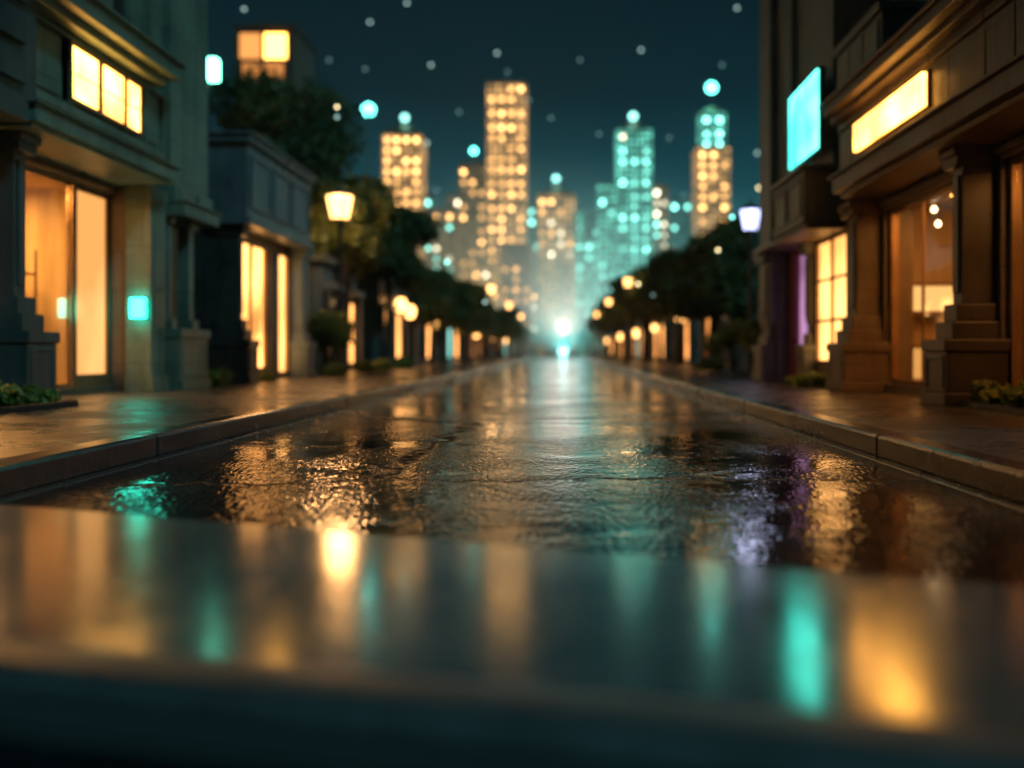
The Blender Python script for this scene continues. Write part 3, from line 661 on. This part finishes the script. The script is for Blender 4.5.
def shrub(x, y, z, r, label, seed, n=900, leaf=0.06, stem=0.0, group='pavement shrubs', flat=.6):
    t_ = thing('shrub', label, 'shrub', (x,y,z), group)
    rnd = random.Random(seed); bl = []
    for i in range(8): 
        a = i*2.4; q = r*rnd.uniform(.25,.75)
        bl.append((x+q*math.cos(a), y+q*math.sin(a), z+stem+r*rnd.uniform(.3,.95)*(1 if stem else flat), r*rnd.uniform(.3,.5)))
    leaf_cloud(bl,n,leaf,seed).build('foliage','leaf_shrub',t_,0)
    st = MB()
    for b_ in bl: st.tube([(x,y,z-.01),(x*.5+b_[0]*.5,y*.5+b_[1]*.5,z+stem*.8+.05),(b_[0],b_[1],b_[2])],[.02+.03*stem,.012+.012*stem,.006],6)
    st.build('stems','bark',t_,0,True)
    return t_
def planter(nm, x0, x1, y0, y1, label):
    t_ = thing('planting_bed', label, 'planting bed', ((x0+x1)/2,(y0+y1)/2,KH))
    c = MB(); c.box(x0,x1,y0,y0+.07,KH-.005,KH+.07); c.box(x0,x1,y1-.07,y1,KH-.005,KH+.07); c.box(x0,x0+.07,y0+.072,y1-.072,KH-.005,KH+.07); c.box(x1-.07,x1,y0+.072,y1-.072,KH-.005,KH+.07)
    c.build('edging','kerb',t_,.01); MB().box(x0+.072,x1-.072,y0+.072,y1-.072,KH-.004,KH+.045).build('soil','soil',t_,0)
planter('bed', -5.70, -7.3, 9.2, 11.18, 'low edged planting bed before the left front pier')
planter('bed', 4.62, 6.0, 8.2, 11.0, 'low edged planting bed beside the right front pier')
SH = [(-5.98,10.25,.17,'lightest round-leaved shrub in the left planting bed'),(-6.45,10.45,.24,'tallest shrub at the left picture edge in left planting bed'),(-5.95,10.78,.13,'low shrub in the middle of the left planting bed'),(-5.92,11.0,.09,'smallest shrub against the left front pier'),
      (4.84,10.75,.16,'darkest shrub nearest the right front pier'),(4.9,10.2,.15,'middle shrub of the right planting bed'),(4.98,9.75,.16,'shrub at the right picture edge in right planting bed'),(5.3,10.4,.22,'tall shrub at the back of right planting bed')]
for i,(x,y,r,l) in enumerate(SH): shrub(x,y,KH+.045,r*1.25,l,50+i,n=420,leaf=.042,flat=1.0,group='shrubs in the planting beds')
shrub(-6.65,18.1,KH,.42,'round dark shrub between the teal building and slate shop pier',61,n=1100,leaf=.05)
shrub(-6.45,20.6,KH,.22,'small yellow-green shrub beside slate shop window',62,n=500,leaf=.05)
shrub(-6.15,25.9,KH,.34,'low round shrub just past the far slate shop pier',63,n=900,leaf=.06)
shrub(-6.75,27.6,KH,.85,'tall rounded shrub lit beside the warm street lamp',64,n=2600,leaf=.08,stem=.75)
shrub(-6.3,30.5,KH,.42,'low shrub just behind the warm street lamp post',65,n=900,leaf=.06)
shrub(-6.2,33.5,KH,.45,'low shrub under the orange-lit tree',66,n=900,leaf=.07)
shrub(-6.1,37,KH,.5,'low dark shrub between left trees',67,n=900,leaf=.07)
shrub(4.62,16.5,KH,.27,'yellow-green shrub beside the right second pier',71,n=800,leaf=.045)
shrub(4.55,17.35,KH,.30,'bright spreading shrub beneath yellow gridded window',72,n=900,leaf=.045)
shrub(4.45,18.1,KH,.20,'small shrub beneath far side of yellow gridded window',73,n=500,leaf=.045)
shrub(5.35,25.5,KH,.7,'tall bushy shrub beyond the tall right building',74,n=2000,leaf=.07,stem=.6)
shrub(5.2,24,KH,.35,'low shrub at the foot of the far right pier',75,n=800,leaf=.06)
shrub(5.5,30,KH,.85,'large rounded shrub behind the cool white lamp post',76,n=2200,leaf=.08,stem=.6)
shrub(5.3,34,KH,.55,'low shrub before the broad dark tree',77,n=1000,leaf=.07)

# ------------------------------------------------------------------ far shops
def far_shop(s, x0, y0, wd, ht, label, mats, wall='teal_stone_dark'):
    t_ = thing('small_shop', label, 'shop', (s*x0, y0, KH), 'small shops behind the street trees')
    c = MB(); c.box(s*x0, s*(x0+6), y0, y0+wd, KH-.01, ht); c.build('wall', wall, t_, .02)
    c = MB(); c.box(s*(x0-.15), s*(x0+6.1), y0-.1, y0+wd+.1, ht+.002, ht+.22); c.build('roof','slate',t_,.02)
    c = MB(); c.box(s*(x0-.35), s*(x0-.002), y0+.2, y0+wd-.2, 2.75, 2.95); c.build('canopy_ledge','slate',t_,.02)
    n = len(mats); pw = wd/(n)
    for i, mt in enumerate(mats):
        a = y0+pw*i+pw*.25; b2 = y0+pw*i+pw*.75
        f_ = MB(); f_.box(s*(x0-.06), s*(x0-.002), a-.08, a, .4, 2.6); f_.box(s*(x0-.06), s*(x0-.002), b2, b2+.08, .4, 2.6); f_.box(s*(x0-.06), s*(x0-.002), a, b2, 2.5, 2.6)
        f_ = f_.build('window_frame' if i else 'door_frame','bronze',t_,0)
        MB().box(s*(x0-.03), s*(x0-.004), a+.002, b2-.002, .42, 2.498).build('pane', mt, f_, 0)
    for i in range(n+1):
        yy = y0+min(wd-.15, max(.15, pw*i)); MB().box(s*(x0-.22), s*(x0-.003), yy-.15, yy+.15, KH-.01, 2.74).build('pilaster','dark_stone',t_,.02)
    return t_
fs = [(-1,7.4,29.5,5,3.6,'pale low shop wall behind the warm street lamp',['pane_dark','win_soft'],'slate'),
      (-1,7.8,41,9,4.6,'shop with two tall orange openings right of left trees',['win_far','win_far','pane_dark'],'grey_stone'),
      (-1,8.2,53,8,4.2,'second left shop behind the trees with one orange opening',['pane_dark','win_far'],'teal_stone_dark'),
      (-1,8.0,66,9,4.4,'left shop behind the trees with a pale teal window',['win_far2','win_far'],'teal_stone_dark'),
      (-1,7.6,80,10,4.2,'fourth left shop behind the trees',['win_far','pane_dark','win_far'],'dark_stone'),
      (-1,7.6,96,14,4.2,'fifth left shop behind the trees',['win_far','win_far','win_far'],'dark_stone'),
      (-1,7.4,116,22,4.2,'farthest left shop behind the trees',['win_far','win_far2','win_far'],'dark_stone'),
      (1,6.9,25.5,6,3.4,'low dark wall and shop behind the cool white lamp',['pane_dark','pane_dark'],'teal_stone_dark'),
      (1,7.0,38,8,4.3,'right shop with a tall orange opening under the broad dark tree',['pane_dark','win_far'],'brown_stone'),
      (1,7.0,50,7,4.1,'second right shop behind the trees with orange openings',['win_far','win_far'],'grey_stone'),
      (1,7.0,62,9,4.3,'third right shop behind the trees',['win_far','win_far'],'dark_stone'),
      (1,6.8,76,12,4.2,'fourth right shop behind the trees',['win_far','win_far2','win_far'],'dark_stone'),
      (1,6.7,94,16,4.2,'fifth right shop behind the trees',['win_far','win_far','win_far'],'dark_stone'),
      (1,6.6,116,22,4.2,'farthest right shop behind the trees',['win_far','win_far','win_far'],'dark_stone')]
for a in fs: far_shop(*a)
# orange wall lanterns in front of the far shops
WL = [(-1,7.4,44.2,3.0),(-1,7.4,46.9,2.8),(-1,7.8,58.6,2.6),(-1,7.3,83,2.4),(-1,7.2,101,2.4),(-1,7.0,124,2.3),(1,6.55,43.0,3.05),(1,6.6,52.2,2.8),(1,6.6,66,2.6),(1,6.4,80,2.4),(1,6.3,99,2.4),(1,6.2,124,2.3)]
kk = {-1:0, 1:0}
for (s,x,y,z) in WL:
    t_ = thing('wall_lantern', '%s orange wall lantern along the %s row of far shops' % (ORD[kk[s]], 'left' if s<0 else 'right'), 'lantern', (s*x,y,z), 'orange lanterns on the far shops'); kk[s] += 1
    MB().lathe(s*x,y,[(.16,z-.34),(.27,z-.1),(.27,z+.12),(.15,z+.3)],12).build('glass','lamp_warm',t_,0,True)
    MB().lathe(s*x,y,[(.26,z+.302),(.05,z+.42)],12).build('cap','iron',t_,0)
    MB().box(s*x,s*(x+.55),y-.03,y+.03,z+.424,z+.46).build('bracket','iron',t_,0)

# ------------------------------------------------------------------ city
wmesh = {}
def winmesh(mat, w, h):
    key = (mat, round(w,2), round(h,2))
    if key not in wmesh:
        b_ = MB().box(-w/2, w/2, -.12, 0, -h/2, h/2); me = bpy.data.meshes.new('window'); me.from_pydata(b_.v,[],b_.f); me.materials.append(M[mat]); wmesh[key] = me
    return wmesh[key]
def X(px, Y): return (px-VX)/F*Y
def Z(py, Y): return H+(VY-py)/F*Y
def tower(label, px0, px1, pt, Y, kind, body, seed, spire=None, cap='flat', dens=.8, split=None, rows=10.5, pbot=330, bright=(.25,.5), spot=None, deep=None, name='skyscraper', cols=None):
    rnd = random.Random(seed)
    x0, x1 = X(px0,Y), X(px1,Y); zt = Z(pt,Y); cx = (x0+x1)/2; wd = x1-x0; dp = deep or wd
    t_ = thing(name, label, 'tower', (cx, Y+dp/2, -.02))
    b_ = MB(); b_.box(x0,x1,Y,Y+dp,-.02,zt)
    if cap == 'step': b_.box(x0+wd*.18,x1-wd*.18,Y+dp*.18,Y+dp*.82,zt,zt+wd*.22)
    b_.build('facade', body, t_, 0)
    c = MB()
    if cap == 'pyramid': 
        n=len(c.v); q=wd*.5; zt2=zt+wd*.38; yc=Y+dp/2
        c.v += [(x0-.2,Y-.2,zt+.01),(x1+.2,Y-.2,zt+.01),(x1+.2,Y+dp+.2,zt+.01),(x0-.2,Y+dp+.2,zt+.01),(cx,yc,zt2)]; c.f += [(0,1,4),(1,2,4),(2,3,4),(3,0,4),(3,2,1,0)]
        c.build('roof','bronze',t_,0)
    else:
        c.box(x0-.15,x1+.15,Y-.15,Y+dp+.15,zt+.002 if cap=='flat' else zt-.4,zt+.5 if cap=='flat' else zt-.003)
        c.build('roof_parapet','iron',t_,0)
    if spire:
        ys, bm_, br_ = spire; zs = Z(ys,Y)
        MB().lathe(cx,Y+dp/2,[(wd*.07,zt),(wd*.05,zt+(zs-zt)*.5),(.08,zs-.3)],8).build('spire','iron',t_,0)
        MB().lathe(cx,Y+dp/2,[(.1,zs-br_),(br_*.8,zs-br_*.6),(br_,zs),(br_*.8,zs+br_*.6),(.1,zs+br_)],10).build('beacon',bm_,t_,0,True)
    nc = cols or max(2, round((px1-px0)/10.5)); n = 0
    step = rows
    py = pt+7
    while py < pbot and n < 98:
        kd = kind
        if split and py < split[0]: kd = split[1]
        for k in range(nc):
            if rnd.random() > dens: continue
            u = rnd.random(); lv = 'high' if u < bright[0] else ('mid' if u < bright[0]+bright[1] else 'low')
            if py < pt+10: lv = 'high' if rnd.random()<.7 else 'mid'
            cl = kd if isinstance(kd,str) else rnd.choice(kd)
            o = bpy.data.objects.new('window', winmesh('w_%s_%s' % (cl,lv), .0044*Y, .0044*Y)); COL.objects.link(o); o.parent = t_
            o.location = (x0+wd*(k+.5)/nc-cx, -dp/2-.01, Z(py,Y)+.02); n += 1
        py += step*(1 if rnd.random()<.85 else 1.35)
    return t_
tower('amber tower with low pyramid roof above the left trees', 382,421,133,190,'amber','tw_amber',1,(113,'beacon_pale',.75),'pyramid')
tower('tallest amber tower standing left of the street end', 487,526,82,200,'amber','tw_amber',2,(66,'fl_dim',.3),'flat',dens=.85,bright=(.3,.45))
tower('amber-topped block attached left of the tallest tower', 459,486,165,204,'amber','tw_mix',3,(148,'beacon_teal',.7),'flat',dens=.6,bright=(.15,.3),split=(180,'amber'))
tower('short amber tower right of the tallest tower', 537,575,195,190,['amber','amber','cream'],'tw_amber',4,(175,'beacon_pale',.7),'pyramid',dens=.7,bright=(.15,.4),pbot=260)
tower('bright teal tower with pale lit crown', 617,652,130,200,'teal','tw_teal',5,(112,'beacon_pale',.85),'pyramid',dens=.7,bright=(.2,.4),split=(148,'cream'))
tower('shorter teal slab attached left of the teal tower', 598,616,185,203,'teal','tw_teal',6,None,'flat',dens=.5,bright=(.05,.3))
tower('narrow cream-topped block right of the teal tower', 653,668,186,203,['cream','teal'],'tw_mix',7,None,'flat',dens=.6,bright=(.1,.3))
tower('amber tower with tiered teal top at right', 697,730,148,195,'amber','tw_amber',8,None,'flat',dens=.8,bright=(.25,.4),pbot=260)
tt = tower('teal upper tier crowning the right amber tower', 700,726,113,196,'teal','tw_teal',9,(85,'beacon_teal',1.15),'pyramid',dens=.9,bright=(.5,.4),pbot=145,deep=4.0)
tower('slender dim teal tower with a bright beacon left of the amber pyramid tower', 360,374,190,215,'teal','tw_dim',10,(108,'beacon_teal',1.5),'flat',dens=.4,bright=(0,.2))
tower('low amber-topped block between left tower and tallest tower', 430,456,210,195,['teal','teal','cream'],'tw_mix',11,None,'flat',dens=.6,bright=(.1,.4),split=(222,'amber'))
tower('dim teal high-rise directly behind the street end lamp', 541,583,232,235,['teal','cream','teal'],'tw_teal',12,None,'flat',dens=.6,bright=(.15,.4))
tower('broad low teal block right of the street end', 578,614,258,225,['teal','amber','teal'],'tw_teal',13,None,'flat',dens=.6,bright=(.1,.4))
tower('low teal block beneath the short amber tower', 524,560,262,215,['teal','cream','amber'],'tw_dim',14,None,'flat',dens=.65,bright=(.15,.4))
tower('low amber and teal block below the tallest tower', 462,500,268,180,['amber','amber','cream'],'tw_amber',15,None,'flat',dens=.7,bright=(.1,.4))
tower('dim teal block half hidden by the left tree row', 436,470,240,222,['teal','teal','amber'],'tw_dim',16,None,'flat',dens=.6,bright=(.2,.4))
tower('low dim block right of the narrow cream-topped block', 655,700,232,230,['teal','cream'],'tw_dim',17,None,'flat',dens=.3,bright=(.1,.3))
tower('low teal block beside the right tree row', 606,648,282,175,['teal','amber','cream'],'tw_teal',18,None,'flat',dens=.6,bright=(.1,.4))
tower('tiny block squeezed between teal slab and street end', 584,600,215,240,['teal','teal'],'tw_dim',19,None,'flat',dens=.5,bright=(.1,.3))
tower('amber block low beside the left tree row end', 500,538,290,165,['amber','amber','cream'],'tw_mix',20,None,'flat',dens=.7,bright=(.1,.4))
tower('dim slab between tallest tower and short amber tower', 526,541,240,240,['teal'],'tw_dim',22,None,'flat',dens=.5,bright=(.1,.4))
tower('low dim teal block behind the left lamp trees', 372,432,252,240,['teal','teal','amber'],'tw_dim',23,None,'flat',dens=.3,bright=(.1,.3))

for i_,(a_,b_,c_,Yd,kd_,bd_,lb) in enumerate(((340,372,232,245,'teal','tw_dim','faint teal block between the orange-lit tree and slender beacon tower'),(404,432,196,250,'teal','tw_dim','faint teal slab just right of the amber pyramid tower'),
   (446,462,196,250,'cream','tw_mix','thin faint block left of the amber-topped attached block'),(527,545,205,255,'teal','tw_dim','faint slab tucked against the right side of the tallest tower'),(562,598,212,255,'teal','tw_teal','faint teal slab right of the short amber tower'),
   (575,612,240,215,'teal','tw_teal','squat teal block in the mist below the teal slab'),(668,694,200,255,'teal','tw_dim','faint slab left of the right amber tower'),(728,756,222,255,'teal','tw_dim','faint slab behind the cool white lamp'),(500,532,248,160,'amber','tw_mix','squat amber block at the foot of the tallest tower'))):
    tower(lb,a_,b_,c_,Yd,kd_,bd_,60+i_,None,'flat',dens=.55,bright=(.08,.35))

# dark apartment tower with four lit panes behind the left tree
t_ = thing('apartment_tower', 'dark apartment tower with four orange window panes above the largest left tree', 'tower', (X(264,58), 60.5, -.02))
MB().box(X(234,58),X(294,58),58,63,-.02,Z(28,58)).build('facade','brown_stone',t_,0)
MB().box(X(231,58),X(297,58),57.8,63.2,Z(28,58)+.002,Z(24,58)).build('roof_parapet','iron',t_,0)
M['pane_hot'] = emit('hot_orange_pane',(9,4,.7),1.0,False); M['pane_warm'] = emit('orange_pane',(1.3,.5,.13),1.0,False); M['pane_low'] = emit('low_orange_pane',(.75,.28,.07),1.0,False)
for (a,b2,c0,c1,mt) in ((240.5,261,34,59,'pane_warm'),(265,287,34,59,'pane_hot'),(243,261,63.5,80,'pane_low'),(265,284,63.5,80,'pane_low')):
    f_ = MB().box(X(a,58)-.12,X(b2,58)+.12,57.93,57.998,Z(c1,58)-.1,Z(c0,58)+.1).build('window','iron',t_,0)
    MB().box(X(a,58),X(b2,58),57.85,57.928,Z(c1,58),Z(c0,58)).build('pane',mt,f_,0)

# small lights in the air over the street
def globe(x,y,z,r,mat,label):
    t_ = MB().lathe(x,y,[(r*.3,z-r*.95),(r*.8,z-r*.6),(r,z),(r*.8,z+r*.6),(r*.3,z+r*.95)],12).build('floating_light',mat,None,0,True,base=(x,y,z))
    tag(t_, label, 'light', 'small round lights in the night sky')
FL = [(244,9,'fl_pale','small pale light at the top left of the sky above apartment tower'),(370,22,'fl_pale','pale light high above the left amber pyramid tower'),(407,3,'fl_pale','pale light at the very top edge left of the tallest tower'),
 (497,53,'fl_pale','pale teal light straight above the tallest amber tower'),(431,65,'fl_pale','cream light between the tallest tower and the amber pyramid tower'),(641,50,'fl_pale','cream light high above the bright teal tower'),
 (737,8,'fl_pale','pale light at the top right near the tall grey building'),(329,60,'fl_dim','dim light right of the four-paned apartment tower'),(365,69,'fl_dim','dim yellowish light above the slender teal beacon tower'),
 (337,107,'fl_yellow','yellow light at the upper edge of the largest left tree'),(337,117,'fl_pale','pale light just under the yellow one at the tree edge'),(427,143,'fl_pale','teal light right of the amber pyramid tower'),
 (436,190,'fl_dim','dim teal light above the low amber-topped block'),(459,112,'fl_dim','dim light above the teal beacon left of the tallest tower'),(599,134,'fl_dim','dim light left of the bright teal tower top'),
 (669,138,'fl_dim','dim light right of the bright teal tower top'),(722,65,'fl_dim','dim light just above right of the tiered teal beacon'),(757,153,'fl_pale','pale light left of the teal screen'),
 (759,188,'fl_yellow','yellow light just above the cool white lamp'),(684,195,'fl_dim','dim light left of the right amber tower base'),(732,217,'fl_teal','teal light just left of the cool white lamp'),
 (718,250,'fl_yellow','yellow light in front of the broad dark right tree'),(638,284,'fl_yellow','yellow light over the right tree row'),(653,295,'fl_dim','dim light low over the right tree row'),
 (485,302,'fl_pale','pale light low over the left tree row'),(447,262,'fl_teal','pale teal light at the near end of left tree row'),(529,100,'fl_dim','dim light hugging the right side of tallest tower'),
 (551,118,'fl_dim','dim light in the empty sky right of the tallest tower'),(580,60,'fl_dim','dim light in the empty sky between both tall towers')]
for (px,py,mt,l) in FL:
    Y = 120 if py < 200 and px > 320 else 60
    if py >= 200: Y = 34
    if px in (337,): Y = 33
    globe(X(px,Y),Y,Z(py,Y),.0016*Y,mt,l)

# street-end lights, with lights added for mist glow and road sheen
def plight(par, loc, e, colr, r):
    l = bpy.data.lights.new('lamp_light','POINT'); l.energy = e; l.color = colr; l.shadow_soft_size = r
    o = bpy.data.objects.new('lamp_light', l); COL.objects.link(o); o.parent = par; o.location = loc
def mist_fill(par, loc, e, colr):  # added spots that colour the mist, aimed up and away from the road
    l = bpy.data.lights.new('mist_fill_spot','SPOT'); l.energy = e; l.color = colr; l.shadow_soft_size = 1.4; l.spot_size = R(168); l.spot_blend = .8
    o = bpy.data.objects.new('mist_fill_spot', l); COL.objects.link(o); o.parent = par; o.location = loc; o.rotation_euler = (R(180),0,0)
Y = 150; t_ = thing('street_end_lamp', 'tall pinkish white globe lamp at the far end of the street', 'street lamp', (.5,Y,0))
MB().lathe(.5,Y,[(.3,0),(.2,.3),(.1,.8),(.08,3.6),(.2,3.7)],12).build('post','iron',t_,0,True)
MB().lathe(.5,Y,[(.3,3.702),(.85,4.1),(1.0,4.7),(.85,5.3),(.3,5.7)],16).build('globe','end_pink',t_,0,True)
plight(t_,(0,0,6.5),900,(1,.5,.38),3.6)  # oversized light added above the globe for a broad pink glow
mist_fill(t_,(0,-1.3,3.2),22000,(1,.42,.28))
t_ = thing('floodlight', 'brilliant cyan-white floodlight low on the road at the vanishing point', 'floodlight', (.5,Y-4,0))
MB().box(.3,.7,Y-4.1,Y-3.8,0,.35).build('stand','iron',t_,.01)
MB().lathe(.5,Y-4,[(.2,.352),(.5,.55),(.6,.9),(.5,1.25),(.2,1.45)],14).build('lens','end_white',t_,0,True)
plight(t_,(0,0,4.9),600,(.16,.85,.95),4.8)  # oversized light added above the lens for a wide teal road sheen
mist_fill(t_,(0,-1.2,.5),4500,(.2,.85,.85))
mist_fill(t_,(0,16,.5),26000,(.14,.85,.78))

for x_, cl_, en_, lb_ in ((-15, (1,.52,.2), 26000, 'added hidden light washing the mist gold behind the end of the left tree row'), (15, (.14,.9,.75), 22000, 'added hidden light washing the mist teal behind the end of the right tree row')):
    t_ = thing('floodlight', lb_, 'floodlight', (x_,172,0))  # added fitting, hidden behind the trees, only there to tint the mist
    MB().box(x_-.3,x_+.3,171.8,172.2,-.02,.3).build('stand','iron',t_,.01)
    MB().lathe(x_,172,[(.2,.302),(.5,.5),(.5,.62)],14).build('housing','iron',t_,0)
    mist_fill(t_,(0,0,2.4),en_,cl_)
# ------------------------------------------------------------------ foreground steel slab
zt = 0.125
def G(px, py, z): Yq = (H-z)*F/(py-VY); return ((px-VX)/F*Yq, Yq)
a = Vector(G(0,504,zt)); b2 = Vector(G(1024,586,zt)); c_ = Vector(G(0,662,zt)); d_ = Vector(G(1024,764,zt))
u = (b2-a).normalized(); far0 = a-u*0.55; far1 = b2+u*0.55
u2 = (d_-c_).normalized(); n0 = c_-u2*1.2; n1 = d_+u2*1.1
# cross-section from far edge to near edge, with a rounded near nosing
def slab(prof_far, prof_near, z):
    mb = MB(); P = []
    fv = ((n0-far0)).normalized(); fv2 = ((n1-far1)).normalized()
    sec = [(far0, far1, 0.0, 0.0), (far0, far1, 0.0, zt-.012), (far0+fv*.012, far1+fv2*.012, 0, zt)]
    for k in range(9):
        t = k/8; ang = t*math.pi/2; rr = .085
        dd = math.sin(ang)*rr; zz = zt-(1-math.cos(ang))*rr*.85
        sec.append((n0+fv*dd, n1+fv2*dd, 0, zz))
    sec.append((n0+fv*.085, n1+fv2*.085, 0, 0.0))
    N = 14
    for (p0,p1,_,zz) in sec:
        for i in range(N+1):
            q = p0.lerp(p1, i/N); mb.v.append((q.x,q.y,zz))
    for s_ in range(len(sec)-1):
        for i in range(N): mb.f.append((s_*(N+1)+i, (s_+1)*(N+1)+i, (s_+1)*(N+1)+i+1, s_*(N+1)+i+1))
    L = len(sec)
    mb.f.append(tuple(s_*(N+1) for s_ in reversed(range(L)))); mb.f.append(tuple(s_*(N+1)+N for s_ in range(L)))
    return mb
sl = thing('steel_slab', 'broad satin steel slab with rounded edge lying across the road in front', 'metal slab', (0,2.6,0))
so = slab(0,0,zt).build('plate','steel',sl,0)
tr_ = MB(); N = 10
fv = (n0-far0).normalized(); fv2 = (n1-far1).normalized()
TS = [(-.13,zt+.002),(-.13,zt+.008),(-.12,zt+.011),(0.0,zt+.010),(.03,zt+.004),(.065,zt-.012),(.092,zt-.030),(.092,zt-.036)]
for (dd,zz) in TS:
    for i in range(N+1):
        q = (n0+fv*dd).lerp(n1+fv2*dd, i/N); tr_.v.append((q.x,q.y,zz))
for s_ in range(len(TS)-1):
    for i in range(N): tr_.f.append((s_*(N+1)+i, (s_+1)*(N+1)+i, (s_+1)*(N+1)+i+1, s_*(N+1)+i+1))
to = tr_.build('edge_trim','trim',sl,0)
for pl in to.data.polygons: pl.use_smooth = True
for pl in so.data.polygons: pl.use_smooth = len(pl.vertices) == 4 and abs(pl.normal.z) < .999 and pl.center.z > .03 - 0
MB().box(-1.6,1.2,.35,.95,.0,.02).build('dark_foot','iron',sl,.005)

# ------------------------------------------------------------------ haze, sky, light, camera
hz = MB().box(-199,199,-34,428,-1.02,72).build('haze','ground',None,0)
m, nt, out = newmat('evening_haze')
pv = nd(nt,'ShaderNodeVolumePrincipled'); pv.inputs['Color'].default_value = (.45,.84,1,1); pv.inputs['Density'].default_value = 0.0006; pv.inputs['Anisotropy'].default_value = 0.35
lk(nt, pv.outputs[0], out.inputs['Volume']); hz.data.materials.clear(); hz.data.materials.append(m)
hz['kind'] = 'stuff'; hz['label'] = 'thin teal evening haze over the street'

ms = MB(); nu, nv = 40, 20; v0 = len(ms.v)
for i in range(nv+1):
    ph = math.pi*i/nv
    for k in range(nu):
        th = 2*math.pi*k/nu; ms.v.append((50*math.sin(ph)*math.cos(th), 154+48*math.sin(ph)*math.sin(th), 6+28*math.cos(ph) if ph < math.pi/2 else 6+6.9*math.cos(ph)))
for i in range(nv):
    for k in range(nu):
        k2 = (k+1) % nu; ms.f.append((i*nu+k, (i+1)*nu+k, (i+1)*nu+k2, i*nu+k2))
mo = ms.build('mist','ground',None,0,True)
m, nt, out = newmat('street_end_mist')
pv = nd(nt,'ShaderNodeVolumePrincipled'); pv.inputs['Color'].default_value = (.62,.94,1,1); pv.inputs['Density'].default_value = 0.012; pv.inputs['Anisotropy'].default_value = 0.3
vv = worldco(nt, (1/50, 1/48, 1/34), (0, -154/48, 0)); ln = nt.nodes.new('ShaderNodeVectorMath'); ln.operation = 'DOT_PRODUCT'
lk(nt, vv, ln.inputs[0]); lk(nt, vv, ln.inputs[1])
q = math_(nt, 'MAXIMUM', math_(nt, 'SUBTRACT', 1.0, ln.outputs['Value']), 0.0)
lk(nt, math_(nt, 'MULTIPLY', math_(nt, 'POWER', q, 1.6), 0.026), pv.inputs['Density'])
lk(nt, pv.outputs[0], out.inputs['Volume']); mo.data.materials.clear(); mo.data.materials.append(m)
mo['kind'] = 'stuff'; mo['label'] = 'glowing mist lying over the far end of the street'

wd = bpy.data.worlds.new('World'); sc.world = wd; wd.use_nodes = True
nt = wd.node_tree
for n in list(nt.nodes): nt.nodes.remove(n)
out = nt.nodes.new('ShaderNodeOutputWorld'); bg = nt.nodes.new('ShaderNodeBackground'); lk(nt,bg.outputs[0],out.inputs[0])
tc = nt.nodes.new('ShaderNodeTexCoord'); sp = nt.nodes.new('ShaderNodeSeparateXYZ'); lk(nt,tc.outputs['Generated'],sp.inputs[0])
base = ramp(nt, sp.outputs[2], [(0.0,(.007,.026,.031)),(.2,(.0012,.008,.013)),(.5,(.0006,.0035,.007)),(.8,(.007,.026,.032)),(1,(.010,.036,.044))])
glow = ramp(nt, sp.outputs[2], [(0.0,(.15,.50,.45)),(.05,(.07,.32,.30)),(.11,(.026,.16,.17)),(.17,(.004,.036,.046)),(.26,(0,.0015,.0025)),(.4,(0,0,0))])
az = ramp(nt, sp.outputs[1], [(0.2,0.0),(0.85,1.0)])
c = mixc(nt, 1.0, base, mixc(nt, 1.0, glow, az, 'MULTIPLY'), 'ADD')
sky = nt.nodes.new('ShaderNodeTexSky'); sky.sky_type = 'NISHITA'; sky.sun_disc = False; sky.sun_elevation = R(48); sky.sun_rotation = R(150)
sk = mixc(nt, 1.0, sky.outputs[0], (.00008,.0003,.0004), 'MULTIPLY')
c = mixc(nt, 1.0, c, sk, 'ADD')
lk(nt, c, bg.inputs['Color']); bg.inputs['Strength'].default_value = 1.0

sl_ = bpy.data.lights.new('teal_fill_sun','SUN'); sl_.energy = 0.62; sl_.angle = R(6); sl_.color = (.28,.86,1.0)  # added teal fill for the facades; no moon in view
so_ = bpy.data.objects.new('teal_fill_sun', sl_); COL.objects.link(so_)
dirv = Vector((-.62, .55, -.72)); so_.rotation_euler = dirv.to_track_quat('-Z','Y').to_euler()

cam = bpy.data.cameras.new('camera'); co = bpy.data.objects.new('camera', cam); COL.objects.link(co); sc.camera = co
co.location = (0,0,H); co.rotation_euler = (R(90),0,0)
cam.sensor_fit = 'HORIZONTAL'; cam.sensor_width = 36; cam.lens = 36*F/1024
cam.shift_x = (512-VX)/1024; cam.shift_y = (VY-384)/1024
cam.clip_start = 0.05; cam.clip_end = 1500
cam.dof.use_dof = True; cam.dof.focus_distance = 7.0; cam.dof.aperture_fstop = 33.4/1000/0.070

sc.view_settings.view_transform = 'Standard'; sc.view_settings.look = 'None'; sc.view_settings.exposure = 0; sc.view_settings.gamma = 1
cy = sc.cycles
cy.use_denoising = True; cy.max_bounces = 6; cy.diffuse_bounces = 3; cy.glossy_bounces = 4; cy.transparent_max_bounces = 12; cy.volume_bounces = 0
cy.sample_clamp_indirect = 4.0; cy.caustics_reflective = False; cy.caustics_refractive = False
